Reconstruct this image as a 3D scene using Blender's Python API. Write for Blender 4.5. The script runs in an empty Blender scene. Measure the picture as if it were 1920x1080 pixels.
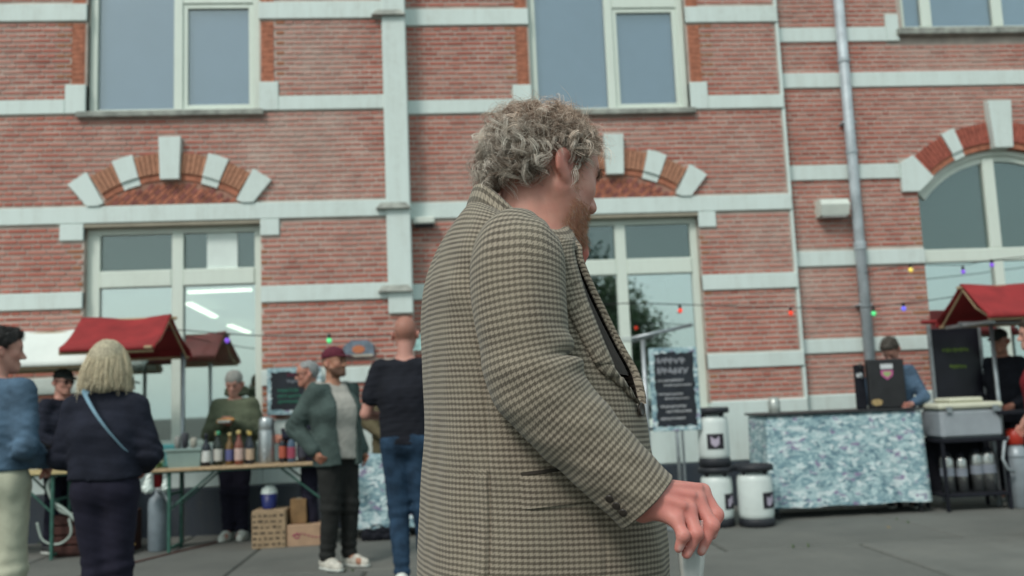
import bpy, math, random
import numpy as np
from mathutils import Matrix, Vector
random.seed(7); rng = np.random.default_rng(7)
R = math.radians
sc = bpy.context.scene
col = sc.collection

# ------------------------------------------------------------------ camera
def make_camera():
    yaw, pitch, roll = R(4.2), R(6.88), math.atan(.041)
    c = Vector((math.sin(yaw)*math.cos(pitch), math.cos(yaw)*math.cos(pitch), math.sin(pitch)))
    r0 = Vector((math.cos(yaw), -math.sin(yaw), 0)); u0 = r0.cross(c)
    s, k = math.sin(roll), math.cos(roll)
    rr = r0*k - u0*s; uu = r0*s + u0*k
    cd = bpy.data.cameras.new('camera'); co = bpy.data.objects.new('camera', cd); col.objects.link(co)
    m = Matrix(((rr.x, uu.x, -c.x, 0), (rr.y, uu.y, -c.y, 0), (rr.z, uu.z, -c.z, 1.3), (0, 0, 0, 1)))
    co.matrix_world = m
    cd.sensor_width = 36.0; cd.lens = 36.0*1700/1920
    cd.clip_start = .05; cd.clip_end = 600
    cd.dof.use_dof = True; cd.dof.focus_distance = 1.62; cd.dof.aperture_fstop = 4.2
    sc.camera = co
make_camera()

# ------------------------------------------------------------------ sky, sun, exposure
SUN_EL, SUN_AZ = R(48), R(215)          # azimuth clockwise from +Y: the sun stands behind and left of the camera
w = bpy.data.worlds.new('World'); sc.world = w; w.use_nodes = True
nt = w.node_tree; nt.nodes.clear()
sky = nt.nodes.new('ShaderNodeTexSky'); sky.sky_type = 'NISHITA'; sky.sun_disc = False
sky.sun_elevation = SUN_EL; sky.sun_rotation = SUN_AZ
sky.air_density = 1.0; sky.dust_density = 4.0; sky.ozone_density = 1.0
hs = nt.nodes.new('ShaderNodeMix'); hs.data_type = 'RGBA'; hs.inputs[0].default_value = .72
hs.inputs[7].default_value = (5.5, 7.1, 6.95, 1)      # an even pale cloud deck over the clear-sky colour
bg = nt.nodes.new('ShaderNodeBackground'); bg.inputs[1].default_value = .10
ow = nt.nodes.new('ShaderNodeOutputWorld')
nt.links.new(sky.outputs[0], hs.inputs[6]); nt.links.new(hs.outputs[2], bg.inputs[0]); nt.links.new(bg.outputs[0], ow.inputs[0])
sd = bpy.data.lights.new('sun', 'SUN'); sd.energy = 1.4; sd.angle = R(14); sd.color = (1, .965, .91)
so = bpy.data.objects.new('sun', sd); col.objects.link(so)
d = Vector((math.sin(SUN_AZ)*math.cos(SUN_EL), math.cos(SUN_AZ)*math.cos(SUN_EL), math.sin(SUN_EL)))
so.rotation_euler = d.to_track_quat('Z', 'Y').to_euler(); so.location = (0, -20, 30)
sc.view_settings.view_transform = 'Standard'; sc.view_settings.look = 'None'
sc.view_settings.exposure = 0.40; sc.view_settings.gamma = 1.0
sc.render.engine = 'CYCLES'
sc.cycles.max_bounces = 8; sc.cycles.transparent_max_bounces = 12; sc.cycles.caustics_reflective = False; sc.cycles.caustics_refractive = False
sc.cycles.use_denoising = True

# ------------------------------------------------------------------ materials
MATS = {}
def newmat(name):
    m = bpy.data.materials.new(name); m.use_nodes = True
    n = m.node_tree; b = n.nodes['Principled BSDF']
    MATS[name] = m
    return m, n, b
def N(n, t, **kw):
    x = n.nodes.new(t)
    for k, v in kw.items(): setattr(x, k, v)
    return x
def mixc(n, fac, a, b, mode='MIX'):
    x = N(n, 'ShaderNodeMix', data_type='RGBA', blend_type=mode)
    for s, v in ((0, fac), (6, a), (7, b)):
        if hasattr(v, 'is_output'): n.links.new(v, x.inputs[s])
        elif s == 0: x.inputs[0].default_value = v
        else: x.inputs[s].default_value = (*v[:3], 1)
    return x.outputs[2]
def math_(n, op, a, b=0.0, c=None):
    x = N(n, 'ShaderNodeMath', operation=op)
    for i, v in enumerate((a, b, c)):
        if v is None: continue
        if hasattr(v, 'is_output'): n.links.new(v, x.inputs[i])
        else: x.inputs[i].default_value = v
    return x.outputs[0]
def noise(n, scale, detail=3, rough=.55, vec=None, out=0):
    x = N(n, 'ShaderNodeTexNoise'); x.inputs['Scale'].default_value = scale
    x.inputs['Detail'].default_value = detail; x.inputs['Roughness'].default_value = rough
    if vec is not None: n.links.new(vec, x.inputs['Vector'])
    return x.outputs[out]
def ramp(n, fac, stops, interp='LINEAR'):
    x = N(n, 'ShaderNodeValToRGB'); x.color_ramp.interpolation = interp
    e = x.color_ramp.elements
    while len(e) < len(stops): e.new(.5)
    for i, (p, c_) in enumerate(stops):
        e[i].position = p; e[i].color = (*c_[:3], 1) if len(c_) >= 3 else (c_[0],)*3+(1,)
    n.links.new(fac, x.inputs[0])
    return x.outputs[0]
def objco(n, scale=None):
    t = N(n, 'ShaderNodeTexCoord').outputs['Object']
    if scale:
        mp = N(n, 'ShaderNodeMapping'); mp.inputs['Scale'].default_value = scale
        n.links.new(t, mp.inputs[0]); return mp.outputs[0]
    return t
def bump(n, b, h, strength=.3, dist=.01):
    x = N(n, 'ShaderNodeBump'); x.inputs['Strength'].default_value = strength; x.inputs['Distance'].default_value = dist
    n.links.new(h, x.inputs['Height']); n.links.new(x.outputs[0], b.inputs['Normal'])
def mat(name, color, rough=.7, metal=0, var=.12, vscale=6, bscale=0, bstr=.2, bdist=.004, spec=.4, vec=None):
    """plain surface: base colour broken up by two noises, optional fine relief"""
    if name in MATS: return MATS[name]
    m, n, b = newmat(name)
    co_ = objco(n, vec)
    f = noise(n, vscale, 5, .6, co_)
    dk = tuple(max(0, x*(1-var*1.6)) for x in color); lt = tuple(min(1, x*(1+var*1.2)) for x in color)
    c_ = ramp(n, f, [(.28, dk), (.72, lt)])
    n.links.new(c_, b.inputs['Base Color'])
    b.inputs['Roughness'].default_value = rough; b.inputs['Metallic'].default_value = metal
    b.inputs['Specular IOR Level'].default_value = spec
    if bscale: bump(n, b, noise(n, bscale, 4, .6, co_), bstr, bdist)
    return m
def mat_paint(name, color, dirt=(.30, .29, .24), amt=.40, rough=.6):
    if name in MATS: return MATS[name]
    m, n, b = newmat(name); co_ = objco(n)
    f1 = noise(n, 1.7, 6, .65, objco(n, (1, 1, .35))); f2 = noise(n, 14, 4, .6, co_)
    drip = noise(n, 2.2, 5, .7, objco(n, (6, 6, .5)))
    msk = math_(n, 'MULTIPLY', ramp(n, math_(n, 'MULTIPLY', math_(n, 'ADD', f1, drip), .5), [(.44, (0, 0, 0)), (.66, (1, 1, 1))]), ramp(n, f2, [(.30, (.2, .2, .2)), (.70, (1, 1, 1))]))
    c_ = mixc(n, math_(n, 'MULTIPLY', msk, amt), color, dirt)
    n.links.new(c_, b.inputs['Base Color']); b.inputs['Roughness'].default_value = rough
    bump(n, b, f2, .15, .004)
    return m
def mat_brick():
    m, n, b = newmat('brick')
    at = N(n, 'ShaderNodeAttribute', attribute_name='bc'); sep = N(n, 'ShaderNodeSeparateColor'); n.links.new(at.outputs[0], sep.inputs[0])
    oi = N(n, 'ShaderNodeObjectInfo')
    f = math_(n, 'FRACT', math_(n, 'ADD', sep.outputs[0], oi.outputs['Random']))
    base = ramp(n, f, [(0, (.36, .098, .072)), (.2, (.46, .130, .095)), (.55, (.52, .160, .118)), (.8, (.55, .195, .148)), (1, (.55, .25, .20))])
    geo = N(n, 'ShaderNodeNewGeometry').outputs['Position']
    org = mixc(n, noise(n, 30, 3, .6, geo), (.36, .13, .065), (.46, .19, .10))
    base = mixc(n, sep.outputs[1], base, org)
    fine = noise(n, 60, 4, .7, geo)
    base = mixc(n, math_(n, 'MULTIPLY', fine, .5), base, (.30, .15, .12))
    big = noise(n, .55, 5, .62, geo); mid = noise(n, 3.2, 4, .6, geo)
    eff = math_(n, 'MULTIPLY', ramp(n, big, [(.42, (0, 0, 0)), (.68, (1, 1, 1))]), ramp(n, mid, [(.3, (.25, .25, .25)), (.7, (1, 1, 1))]))
    lock = math_(n, 'SUBTRACT', 1.0, sep.outputs[1])
    base = mixc(n, math_(n, 'MULTIPLY', math_(n, 'MULTIPLY', eff, .72), lock), base, (.54, .43, .38))
    n.links.new(base, b.inputs['Base Color']); b.inputs['Roughness'].default_value = .88; b.inputs['Specular IOR Level'].default_value = .25
    bump(n, b, fine, .5, .004)
    return m
def mat_cloth_camo():
    """teal, white and violet printed leaf camouflage"""
    m, n, b = newmat('camo_cloth')
    co_ = objco(n, (1, 1, 1.9))
    wob = N(n, 'ShaderNodeVectorMath', operation='ADD')
    nz = N(n, 'ShaderNodeTexNoise'); nz.inputs['Scale'].default_value = 9; nz.inputs['Detail'].default_value = 2
    n.links.new(co_, nz.inputs['Vector'])
    sc_ = N(n, 'ShaderNodeVectorMath', operation='SCALE'); sc_.inputs['Scale'].default_value = .16; n.links.new(nz.outputs['Color'], sc_.inputs[0])
    n.links.new(co_, wob.inputs[0]); n.links.new(sc_.outputs[0], wob.inputs[1])
    v = N(n, 'ShaderNodeTexVoronoi'); v.inputs['Scale'].default_value = 17; n.links.new(wob.outputs[0], v.inputs['Vector'])
    sp = N(n, 'ShaderNodeSeparateColor'); n.links.new(v.outputs['Color'], sp.inputs[0])
    c1 = ramp(n, sp.outputs[0], [(0, (.11, .20, .25)), (.16, (.18, .30, .35)), (.42, (.27, .40, .44)), (.60, (.38, .51, .54)), (.76, (.60, .68, .70)), (.945, (.24, .19, .32))], 'CONSTANT')
    n2 = noise(n, 26, 3, .6, wob.outputs[0])
    c2 = mixc(n, math_(n, 'MULTIPLY', ramp(n, n2, [(.5, (0, 0, 0)), (.62, (1, 1, 1))]), .75), c1, (.52, .68, .69))
    n.links.new(c2, b.inputs['Base Color']); b.inputs['Roughness'].default_value = .75
    bump(n, b, noise(n, 4, 2, .5, co_), .25, .02)
    return m
def mat_tweed():
    """two-colour houndstooth on the cloth's own weave coordinates (UV in metres)"""
    m, n, b = newmat('houndstooth_tweed')
    uv = N(n, 'ShaderNodeUVMap', uv_map='UVMap').outputs[0]
    sp = N(n, 'ShaderNodeSeparateXYZ'); n.links.new(uv, sp.inputs[0])
    wn = noise(n, 45, 2, .5, uv)
    P = 1/.0094
    u = math_(n, 'MULTIPLY', sp.outputs[0], P); v = math_(n, 'MULTIPLY', math_(n, 'ADD', sp.outputs[1], math_(n, 'MULTIPLY', wn, .0022)), P)
    def tri(x, w0):   # soft square wave
        f = math_(n, 'FRACT', x)
        t = math_(n, 'ABSOLUTE', math_(n, 'SUBTRACT', f, .5))
        return math_(n, 'SMOOTH_MAX' if False else 'MULTIPLY', 1.0, ramp(n, t, [(w0-.06, (0, 0, 0)), (w0+.06, (1, 1, 1))]))
    A = tri(u, .25); B = tri(v, .24)
    T = tri(math_(n, 'MULTIPLY', math_(n, 'ADD', u, v), 2.0), .25)
    col_ = N(n, 'ShaderNodeMix', data_type='FLOAT'); n.links.new(T, col_.inputs[0]); n.links.new(A, col_.inputs[2]); n.links.new(B, col_.inputs[3])
    hb = math_(n, 'ADD', math_(n, 'MULTIPLY', col_.outputs[0], .58), math_(n, 'MULTIPLY', B, .42))
    yarn = noise(n, 900, 3, .7, uv); blot = noise(n, 16, 4, .6, uv)
    c_ = ramp(n, hb, [(.05, (.045, .033, .026)), (.5, (.132, .106, .081)), (.95, (.325, .274, .215))])
    c_ = mixc(n, math_(n, 'MULTIPLY', yarn, .35), c_, (.26, .225, .17))
    c_ = mixc(n, math_(n, 'MULTIPLY', ramp(n, blot, [(.35, (0, 0, 0)), (.75, (1, 1, 1))]), .22), c_, (.30, .27, .20))
    n.links.new(c_, b.inputs['Base Color']); b.inputs['Roughness'].default_value = .95; b.inputs['Specular IOR Level'].default_value = .12
    b.inputs['Sheen Weight'].default_value = .12; b.inputs['Sheen Roughness'].default_value = .6
    h = math_(n, 'ADD', math_(n, 'MULTIPLY', hb, .5), math_(n, 'MULTIPLY', yarn, .6))
    bump(n, b, h, .5, .0012)
    return m
def mat_glass(name, refl=.22, tint=(.86, .95, .93)):
    m = bpy.data.materials.new(name); m.use_nodes = True; n = m.node_tree; n.nodes.clear(); MATS[name] = m
    t = N(n, 'ShaderNodeBsdfTransparent'); t.inputs[0].default_value = (*tint, 1)
    g = N(n, 'ShaderNodeBsdfGlossy'); g.inputs['Roughness'].default_value = .015; g.inputs[0].default_value = (.95, 1, .99, 1)
    bp = N(n, 'ShaderNodeBump'); bp.inputs['Strength'].default_value = .03; bp.inputs['Distance'].default_value = .02
    n.links.new(noise(n, .9, 1, .4, objco(n)), bp.inputs['Height']); n.links.new(bp.outputs[0], g.inputs['Normal'])
    fr = N(n, 'ShaderNodeFresnel'); fr.inputs[0].default_value = 1.5
    f = math_(n, 'ADD', refl, math_(n, 'MULTIPLY', fr.outputs[0], .6))
    mx = N(n, 'ShaderNodeMixShader'); n.links.new(f, mx.inputs[0]); n.links.new(t.outputs[0], mx.inputs[1]); n.links.new(g.outputs[0], mx.inputs[2])
    o = N(n, 'ShaderNodeOutputMaterial'); n.links.new(mx.outputs[0], o.inputs[0])
    return m
def mat_emit(name, color, strength):
    m, n, b = newmat(name)
    b.inputs['Base Color'].default_value = (*color, 1); b.inputs['Emission Color'].default_value = (*color, 1); b.inputs['Emission Strength'].default_value = strength
    return m
def mat_vcol(name, rough=.6, sss=0, bscale=0, bstr=.2, bdist=.002, spec=.35, var=.1, vscale=40):
    """colour from the mesh's own painted attribute (skin regions, hair strands, print), broken up by noise"""
    if name in MATS: return MATS[name]
    m, n, b = newmat(name)
    a = N(n, 'ShaderNodeAttribute', attribute_name='Col').outputs[0]
    co_ = objco(n); f = noise(n, vscale, 4, .65, co_)
    hsv = N(n, 'ShaderNodeHueSaturation'); n.links.new(a, hsv.inputs['Color'])
    n.links.new(math_(n, 'ADD', 1-var, math_(n, 'MULTIPLY', f, 2*var)), hsv.inputs['Value'])
    n.links.new(hsv.outputs[0], b.inputs['Base Color']); b.inputs['Roughness'].default_value = rough; b.inputs['Specular IOR Level'].default_value = spec
    if sss:
        b.inputs['Subsurface Weight'].default_value = sss; b.inputs['Subsurface Radius'].default_value = (.012, .004, .002); b.inputs['Subsurface Scale'].default_value = .5
    if bscale: bump(n, b, noise(n, bscale, 4, .6, co_), bstr, bdist)
    return m
M_brick = mat_brick(); M_camo = mat_cloth_camo(); M_tweed = mat_tweed()
M_glass = mat_glass('window_glass', .09); M_mirror = mat_glass('reflective_window_glass', .46); M_glass_up = mat_glass('upper_window_glass', .13, (.88, .93, .97))
M_mortar = mat('mortar', (.49, .41, .36), .95, var=.2, vscale=3, bscale=90, bstr=.5)
M_white = mat_paint('white_stone_paint', (.65, .735, .705))
M_frame = mat_paint('window_frame_paint', (.68, .745, .67), amt=.2, rough=.45)
M_sill = mat('grey_sill_stone', (.30, .31, .28), .85, var=.3, vscale=9, bscale=60)
M_plinth = mat_paint('plinth_dark_paint', (.027, .037, .052), (.07, .07, .06), .5, .7)

# ------------------------------------------------------------------ mesh helpers
def tag(o, label, cat=None, group=None, kind=None):
    if label: o['label'] = label
    if cat: o['category'] = cat
    if group: o['group'] = group
    if kind: o['kind'] = kind
    return o
def wloc(p):
    v = Vector((0, 0, 0))
    while p is not None: v += p.location; p = p.parent
    return v
def mesh(name, verts, faces, m=None, parent=None, smooth=False, local=False, uvs=None, cols=None, uvname='UVMap'):
    """one mesh object; verts are world points unless local, stored relative to the parent"""
    me = bpy.data.meshes.new(name)
    v = np.asarray(verts, float).reshape(-1, 3)
    if parent is not None and not local: v = v - np.array(wloc(parent))
    org = None
    if parent is None and not local:
        org = np.array([(v[:, 0].min()+v[:, 0].max())/2, (v[:, 1].min()+v[:, 1].max())/2, v[:, 2].min()]); v = v - org
    me.from_pydata(v.tolist(), [], [list(map(int, f)) for f in faces] if not isinstance(faces, np.ndarray) else faces.tolist())
    if smooth: me.polygons.foreach_set('use_smooth', np.ones(len(me.polygons), bool))
    if m: me.materials.append(m)
    if uvs is not None:
        ul = me.uv_layers.new(name=uvname); li = np.zeros(len(me.loops), np.int32); me.loops.foreach_get('vertex_index', li)
        ul.data.foreach_set('uv', np.asarray(uvs, np.float32)[li].ravel())
    if cols is not None:
        a = me.color_attributes.new('Col', 'FLOAT_COLOR', 'POINT')
        c_ = np.ones((len(v), 4), np.float32); c_[:, :3] = cols; a.data.foreach_set('color', c_.ravel())
    me.validate(); me.update()
    o = bpy.data.objects.new(name, me); col.objects.link(o)
    if parent is not None: o.parent = parent
    if org is not None: o.location = org
    return o
def empty(name, loc, rz=0, label=None, cat=None, group=None):
    o = bpy.data.objects.new(name, None); col.objects.link(o); o.location = loc; o.rotation_euler = (0, 0, rz); o.empty_display_size = .2
    return tag(o, label, cat, group)
class MB:
    def __init__(s): s.v = []; s.f = []
    def add(s, v, f):
        o = len(s.v); s.v += [tuple(map(float, p)) for p in v]; s.f += [[int(i)+o for i in q] for q in f]; return s
    def box(s, x0, x1, y0, y1, z0, z1, b=0):
        if b <= 0:
            v = [(x, y, z) for z in (z0, z1) for y in (y0, y1) for x in (x0, x1)]
            return s.add(v, [(0, 2, 3, 1), (4, 5, 7, 6), (0, 1, 5, 4), (2, 6, 7, 3), (0, 4, 6, 2), (1, 3, 7, 5)])
        c_ = ((x0+x1)/2, (y0+y1)/2, (z0+z1)/2); h = ((x1-x0)/2, (y1-y0)/2, (z1-z0)/2); b = min(b, min(h)*.9)
        V = []; idx = {}
        for sx in (-1, 1):
            for sy in (-1, 1):
                for sz in (-1, 1):
                    for ax in range(3):
                        p = [sx*(h[0]-b), sy*(h[1]-b), sz*(h[2]-b)]; p[ax] = (sx, sy, sz)[ax]*h[ax]
                        idx[(sx, sy, sz, ax)] = len(V); V.append((c_[0]+p[0], c_[1]+p[1], c_[2]+p[2]))
        F = []
        def q(*k): F.append([idx[i] for i in k])
        for s_ in (-1, 1):
            for ax in range(3):
                o1, o2 = [(1, 2), (2, 0), (0, 1)][ax]
                def kk(a_, b_):
                    t = [0, 0, 0]; t[ax] = s_; t[o1] = a_; t[o2] = b_; return (*t, ax)
                r = [kk(-1, -1), kk(1, -1), kk(1, 1), kk(-1, 1)]
                q(*(r if s_ > 0 else r[::-1]))
        for ax in range(3):
            o1, o2 = [(1, 2), (2, 0), (0, 1)][ax]
            for a_ in (-1, 1):
                for b_ in (-1, 1):
                    def kk(t_, w_):
                        t = [0, 0, 0]; t[ax] = t_; t[o1] = a_; t[o2] = b_; return (*t, w_)
                    r = [kk(-1, o1), kk(1, o1), kk(1, o2), kk(-1, o2)]
                    q(*(r if a_*b_ < 0 else r[::-1]))
        for sx in (-1, 1):
            for sy in (-1, 1):
                for sz in (-1, 1):
                    r = [(sx, sy, sz, 0), (sx, sy, sz, 1), (sx, sy, sz, 2)]; q(*(r if sx*sy*sz > 0 else r[::-1]))
        return s.add(V, F)
    def prism(s, poly, y0, y1):
        """polygon in XZ (counter-clockwise seen from -Y) extruded from y0 (front) to y1"""
        n_ = len(poly); v = [(x, y0, z) for x, z in poly]+[(x, y1, z) for x, z in poly]
        return s.add(v, [list(range(n_)), list(range(2*n_-1, n_-1, -1))]+[[i, i+n_, (i+1) % n_+n_, (i+1) % n_] for i in range(n_)])
    def lathe(s, prof, c_, n_=24, cap=True):
        v = []; f = []
        for r, z in prof:
            for i in range(n_):
                a = 2*math.pi*i/n_; v.append((c_[0]+r*math.cos(a), c_[1]+r*math.sin(a), c_[2]+z))
        for j in range(len(prof)-1):
            for i in range(n_): f.append((j*n_+i, j*n_+(i+1) % n_, (j+1)*n_+(i+1) % n_, (j+1)*n_+i))
        if cap: f += [list(range(n_-1, -1, -1)), [(len(prof)-1)*n_+i for i in range(n_)]]
        return s.add(v, f)
    def tube(s, pts, rad, n_=8, cap=True):
        P_ = [Vector(p) for p in pts]; rs = rad if hasattr(rad, '__len__') else [rad]*len(P_)
        v = []; f = []; ref = None
        for i, p in enumerate(P_):
            t = (P_[min(i+1, len(P_)-1)]-P_[max(i-1, 0)]).normalized()
            if ref is None:
                ref = t.cross(Vector((0, 0, 1)));  ref = ref if ref.length > 1e-3 else t.cross(Vector((1, 0, 0)))
            a_ = (ref - t*ref.dot(t)).normalized(); ref = a_; b_ = t.cross(a_)
            for k in range(n_):
                an = 2*math.pi*k/n_; v.append(p+(a_*math.cos(an)+b_*math.sin(an))*rs[i])
        for j in range(len(P_)-1):
            for k in range(n_): f.append((j*n_+k, j*n_+(k+1) % n_, (j+1)*n_+(k+1) % n_, (j+1)*n_+k))
        if cap: f += [list(range(n_-1, -1, -1)), [(len(P_)-1)*n_+k for k in range(n_)]]
        return s.add(v, f)
    def build(s, name, m=None, parent=None, smooth=False, local=False):
        return mesh(name, s.v, s.f, m, parent, smooth, local)
def box(name, x0, x1, y0, y1, z0, z1, m, parent=None, b=0, smooth=False):
    return MB().box(x0, x1, y0, y1, z0, z1, b).build(name, m, parent, smooth)

# ------------------------------------------------------------------ ground
YL, YM, YR = 9.97, 10.20, 10.35        # three facade planes
def mat_slab():
    m, n, b = newmat('paving_concrete'); geo = N(n, 'ShaderNodeNewGeometry').outputs['Position']; oi = N(n, 'ShaderNodeObjectInfo')
    f1 = noise(n, .9, 5, .65, geo); f2 = noise(n, 7, 5, .7, geo); f3 = noise(n, 90, 3, .7, geo)
    c_ = ramp(n, f1, [(.3, (.076, .080, .074)), (.55, (.118, .121, .111)), (.75, (.148, .149, .134))])
    c_ = mixc(n, math_(n, 'MULTIPLY', ramp(n, f2, [(.56, (0, 0, 0)), (.72, (1, 1, 1))]), .5), c_, (.062, .066, .058))
    c_ = mixc(n, math_(n, 'MULTIPLY', f3, .35), c_, (.20, .20, .18))
    hsv = N(n, 'ShaderNodeHueSaturation'); n.links.new(c_, hsv.inputs['Color']); n.links.new(math_(n, 'ADD', .86, math_(n, 'MULTIPLY', oi.outputs['Random'], .28)), hsv.inputs['Value'])
    n.links.new(hsv.outputs[0], b.inputs['Base Color']); b.inputs['Roughness'].default_value = .9; bump(n, b, math_(n, 'ADD', f3, f2), .4, .004)
    return m
M_slab = mat_slab()
def build_ground():
    g = mat('ground_joint_soil', (.055, .058, .05), .95, var=.3, vscale=8, bscale=40)
    o = mesh('ground', [(-150, -150, -.012), (150, -150, -.012), (150, 150, -.012), (-150, 150, -.012)], [(0, 1, 2, 3)], g); tag(o, 'grey soil under the concrete paving slabs', kind='structure')
    p = empty('pavement', (0, 0, 0)); tag(p, 'worn grey concrete paving slabs in front of the brick building', kind='structure')
    far = MB()
    L = 2.0
    sl = {}
    def slab_mesh(w_):
        if w_ not in sl:
            mb = MB().box(-w_/2, w_/2, -L/2, L/2, -.03, 0, .012); sl[w_] = mb
        return sl[w_]
    proto = None
    for j in range(-8, 7):
        for i in range(-9, 10):
            cx = i*2.0+(.9 if j % 2 else 0)+.3; cy = j*2.0-1.6
            dz = random.uniform(-.004, .004); y1 = min(cy+.993, 9.9)
            if y1 < cy-.5: continue
            if -1 <= j <= 6 and -4 <= i <= 5:
                if proto is None:
                    proto = MB().box(-.989, .989, -.989, .989, -.03, 0, .012).build('paving_slab', M_slab, p, local=True); q = proto
                else:
                    q = proto.copy(); col.objects.link(q)
                q.location = (cx, cy, dz); q.rotation_euler = (random.uniform(-.0015, .0015), random.uniform(-.0015, .0015), random.uniform(-.002, .002))
            else: far.box(cx-.992, cx+.992, cy-.992, cy+.992, -.03, dz, .012)
    q = far.build('paving_slabs', M_slab, p); q['kind'] = 'stuff'
    # tufts of grass and moss growing in the joints
    mb = MB()
    Mg = mat('joint_grass', (.07, .12, .035), .8, var=.35, vscale=30)
    for k in range(900):
        if random.random() < .55: x = random.uniform(-6, 8); y = random.choice([-1, 0, 1, 2, 3, 4, 5])*2.0-1.6+.998+2+random.gauss(0, .015)
        elif random.random() < .5: x = random.uniform(-6, 8); y = 9.90-abs(random.gauss(0, .05))
        else:
            j = random.choice([1, 2, 3, 4, 5]); i = random.choice(range(-3, 5)); x = i*2+(.9 if j % 2 else 0)+1.3+random.gauss(0, .012); y = j*2-1.6+random.uniform(-.9, .9)
        if math.sin(x*2.3+y*1.1)+math.sin(x*5.1) < .5: continue
        for q_ in range(5):
            a = random.uniform(0, 6.28); h = random.uniform(.012, .04); dx, dy = math.cos(a)*h*.6, math.sin(a)*h*.6; ww = .004
            mb.add([(x-dy*.2-ww, y, -.008), (x+ww, y+dx*.2, -.008), (x+dx, y+dy, h)], [(0, 1, 2)])
    o = mb.build('joint_grass', Mg); tag(o, 'small green weeds growing in the paving joints', 'grass', kind='stuff')
build_ground()

# ------------------------------------------------------------------ brick facade
COURSE, BH, BL, JT = .0595, .0405, .200, .008
brick_proto = None
def fill_bricks(x0, x1, z0, z1, Y, holes, parts_parent, n_single, single_zone, orange):
    """lay courses with recessed joints; holes(z) returns x-intervals to leave free. The nearest visible bricks become objects of their own"""
    V = []; F = []; C = []; singles = []
    row = int(round(z0/COURSE)); zr = row*COURSE
    while zr+BH < z1+.02:
        zc = zr+BH/2; iv = [(x0, x1)]
        for a, b in holes(zc):
            nv = []
            for p, q in iv:
                if b <= p or a >= q: nv.append((p, q)); continue
                if a > p+.01: nv.append((p, a))
                if b < q-.01: nv.append((b, q))
            iv = nv
        L = BL if row % 2 else BL/2-JT/2
        off = (0 if row % 2 else BL/4) + (BL/2 if row % 4 == 3 else 0)
        for p, q in iv:
            k = math.floor((p-off)/(L+JT)); x = off+k*(L+JT)
            while x < q:
                a, b = max(x, p+.002), min(x+L, q-.002)
                if b-a > .02:
                    pr = .009+random.uniform(-.002, .0025); rr = random.random(); og = orange((a+b)/2, zc)
                    ax, bx = a+random.uniform(0, .003), b-random.uniform(0, .003); za, zb = zr+random.uniform(0, .003), zr+BH-random.uniform(0, .003)
                    if n_single and L == BL and abs((b-a)-BL) < .001 and og < .1 and single_zone((a+b)/2, zc) and len(singles) < n_single:
                        singles.append(((a+b)/2, zc, pr))
                    else:
                        o = len(V); e = .0035
                        V += [(ax, Y, za), (bx, Y, za), (bx, Y, zb), (ax, Y, zb), (ax+e, Y-pr, za+e), (bx-e, Y-pr, za+e), (bx-e, Y-pr, zb-e), (ax+e, Y-pr, zb-e)]
                        F += [(o+4, o+5, o+6, o+7), (o, o+1, o+5, o+4), (o+1, o+2, o+6, o+5), (o+2, o+3, o+7, o+6), (o+3, o, o+4, o+7)]
                        C += [(rr, og, 0, 1)]*8
                x += L+JT
        row += 1; zr = row*COURSE
    return V, F, C, singles
def bricks_to_objects(V, F, C, singles, Y, parent):
    global brick_proto
    o = mesh('brick_courses', V, F, M_brick, parent); o['kind'] = 'stuff'
    a = o.data.color_attributes.new('bc', 'FLOAT_COLOR', 'POINT'); a.data.foreach_set('color', np.asarray(C, np.float32).ravel())
    for (x, z, pr) in singles:
        if brick_proto is None:
            e = .004; h = BL/2-.0015; k = BH/2-.0015
            v = [(-h, .009, -k), (h, .009, -k), (h, .009, k), (-h, .009, k), (-h+e, 0, -k+e), (h-e, 0, -k+e), (h-e, 0, k-e), (-h+e, 0, k-e)]
            b = mesh('brick', v, [(4, 5, 6, 7), (0, 1, 5, 4), (1, 2, 6, 5), (2, 3, 7, 6), (3, 0, 4, 7), (3, 2, 1, 0)], M_brick, parent, local=True); brick_proto = b
        else:
            b = brick_proto.copy(); col.objects.link(b); b.parent = parent
        b.location = Vector((x, Y-pr, z))-wloc(parent)
def arch_halfw(cz, rad, z):
    t = rad*rad-(z-cz)**2
    return math.sqrt(t) if t > 0 and z > cz else 0
def ring_poly(cx, cz, r0, r1, a0, a1, n_=8):
    """annular sector, angles from vertical, clockwise to +x; ccw polygon in XZ"""
    p = [(cx+r0*math.sin(a0+(a1-a0)*i/n_), cz+r0*math.cos(a0+(a1-a0)*i/n_)) for i in range(n_+1)]
    q = [(cx+r1*math.sin(a0+(a1-a0)*i/n_), cz+r1*math.cos(a0+(a1-a0)*i/n_)) for i in range(n_, -1, -1)]
    return p+q
PAINT_BAND = []
def band(parent, x0, x1, z0, z1, Y, proud=.03, name='stone_band'):
    return box(name, x0, x1, Y-proud, Y+.05, z0, z1, M_white, parent, .006)
def glass_pane(parent, x0, x1, z0, z1, y, m=None):
    return box('pane', x0, x1, y, y+.008, z0, z1, m or M_glass, parent)
M_blind_up = mat('blue_grey_blind', (.36, .43, .55), .8, var=.05, vscale=2)
M_blind_dk = mat('dark_grey_blind', (.030, .045, .052), .85, var=.08, vscale=3)
M_blind_lt = mat('pale_blind', (.34, .42, .44), .85, var=.06, vscale=2)
M_paper = mat('white_paper_sheet', (.72, .80, .76), .7, var=.04)
M_orange = mat('orange_moulded_brick', (.40, .15, .09), .85, var=.25, vscale=18, bscale=70, bstr=.4)
M_pinkbrick = mat('arch_brick', (.42, .20, .125), .88, var=.22, vscale=22, bscale=80, bstr=.4)
M_redarch = mat('arch_brick_red', (.36, .10, .07), .88, var=.25, vscale=20, bscale=80, bstr=.4)
M_chev = mat('chevron_brick', (.42, .15, .095), .88, var=.35, vscale=14, bscale=70)
M_chevback = mat('tympanum_mortar', (.36, .19, .14), .9, var=.2, vscale=10)
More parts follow.
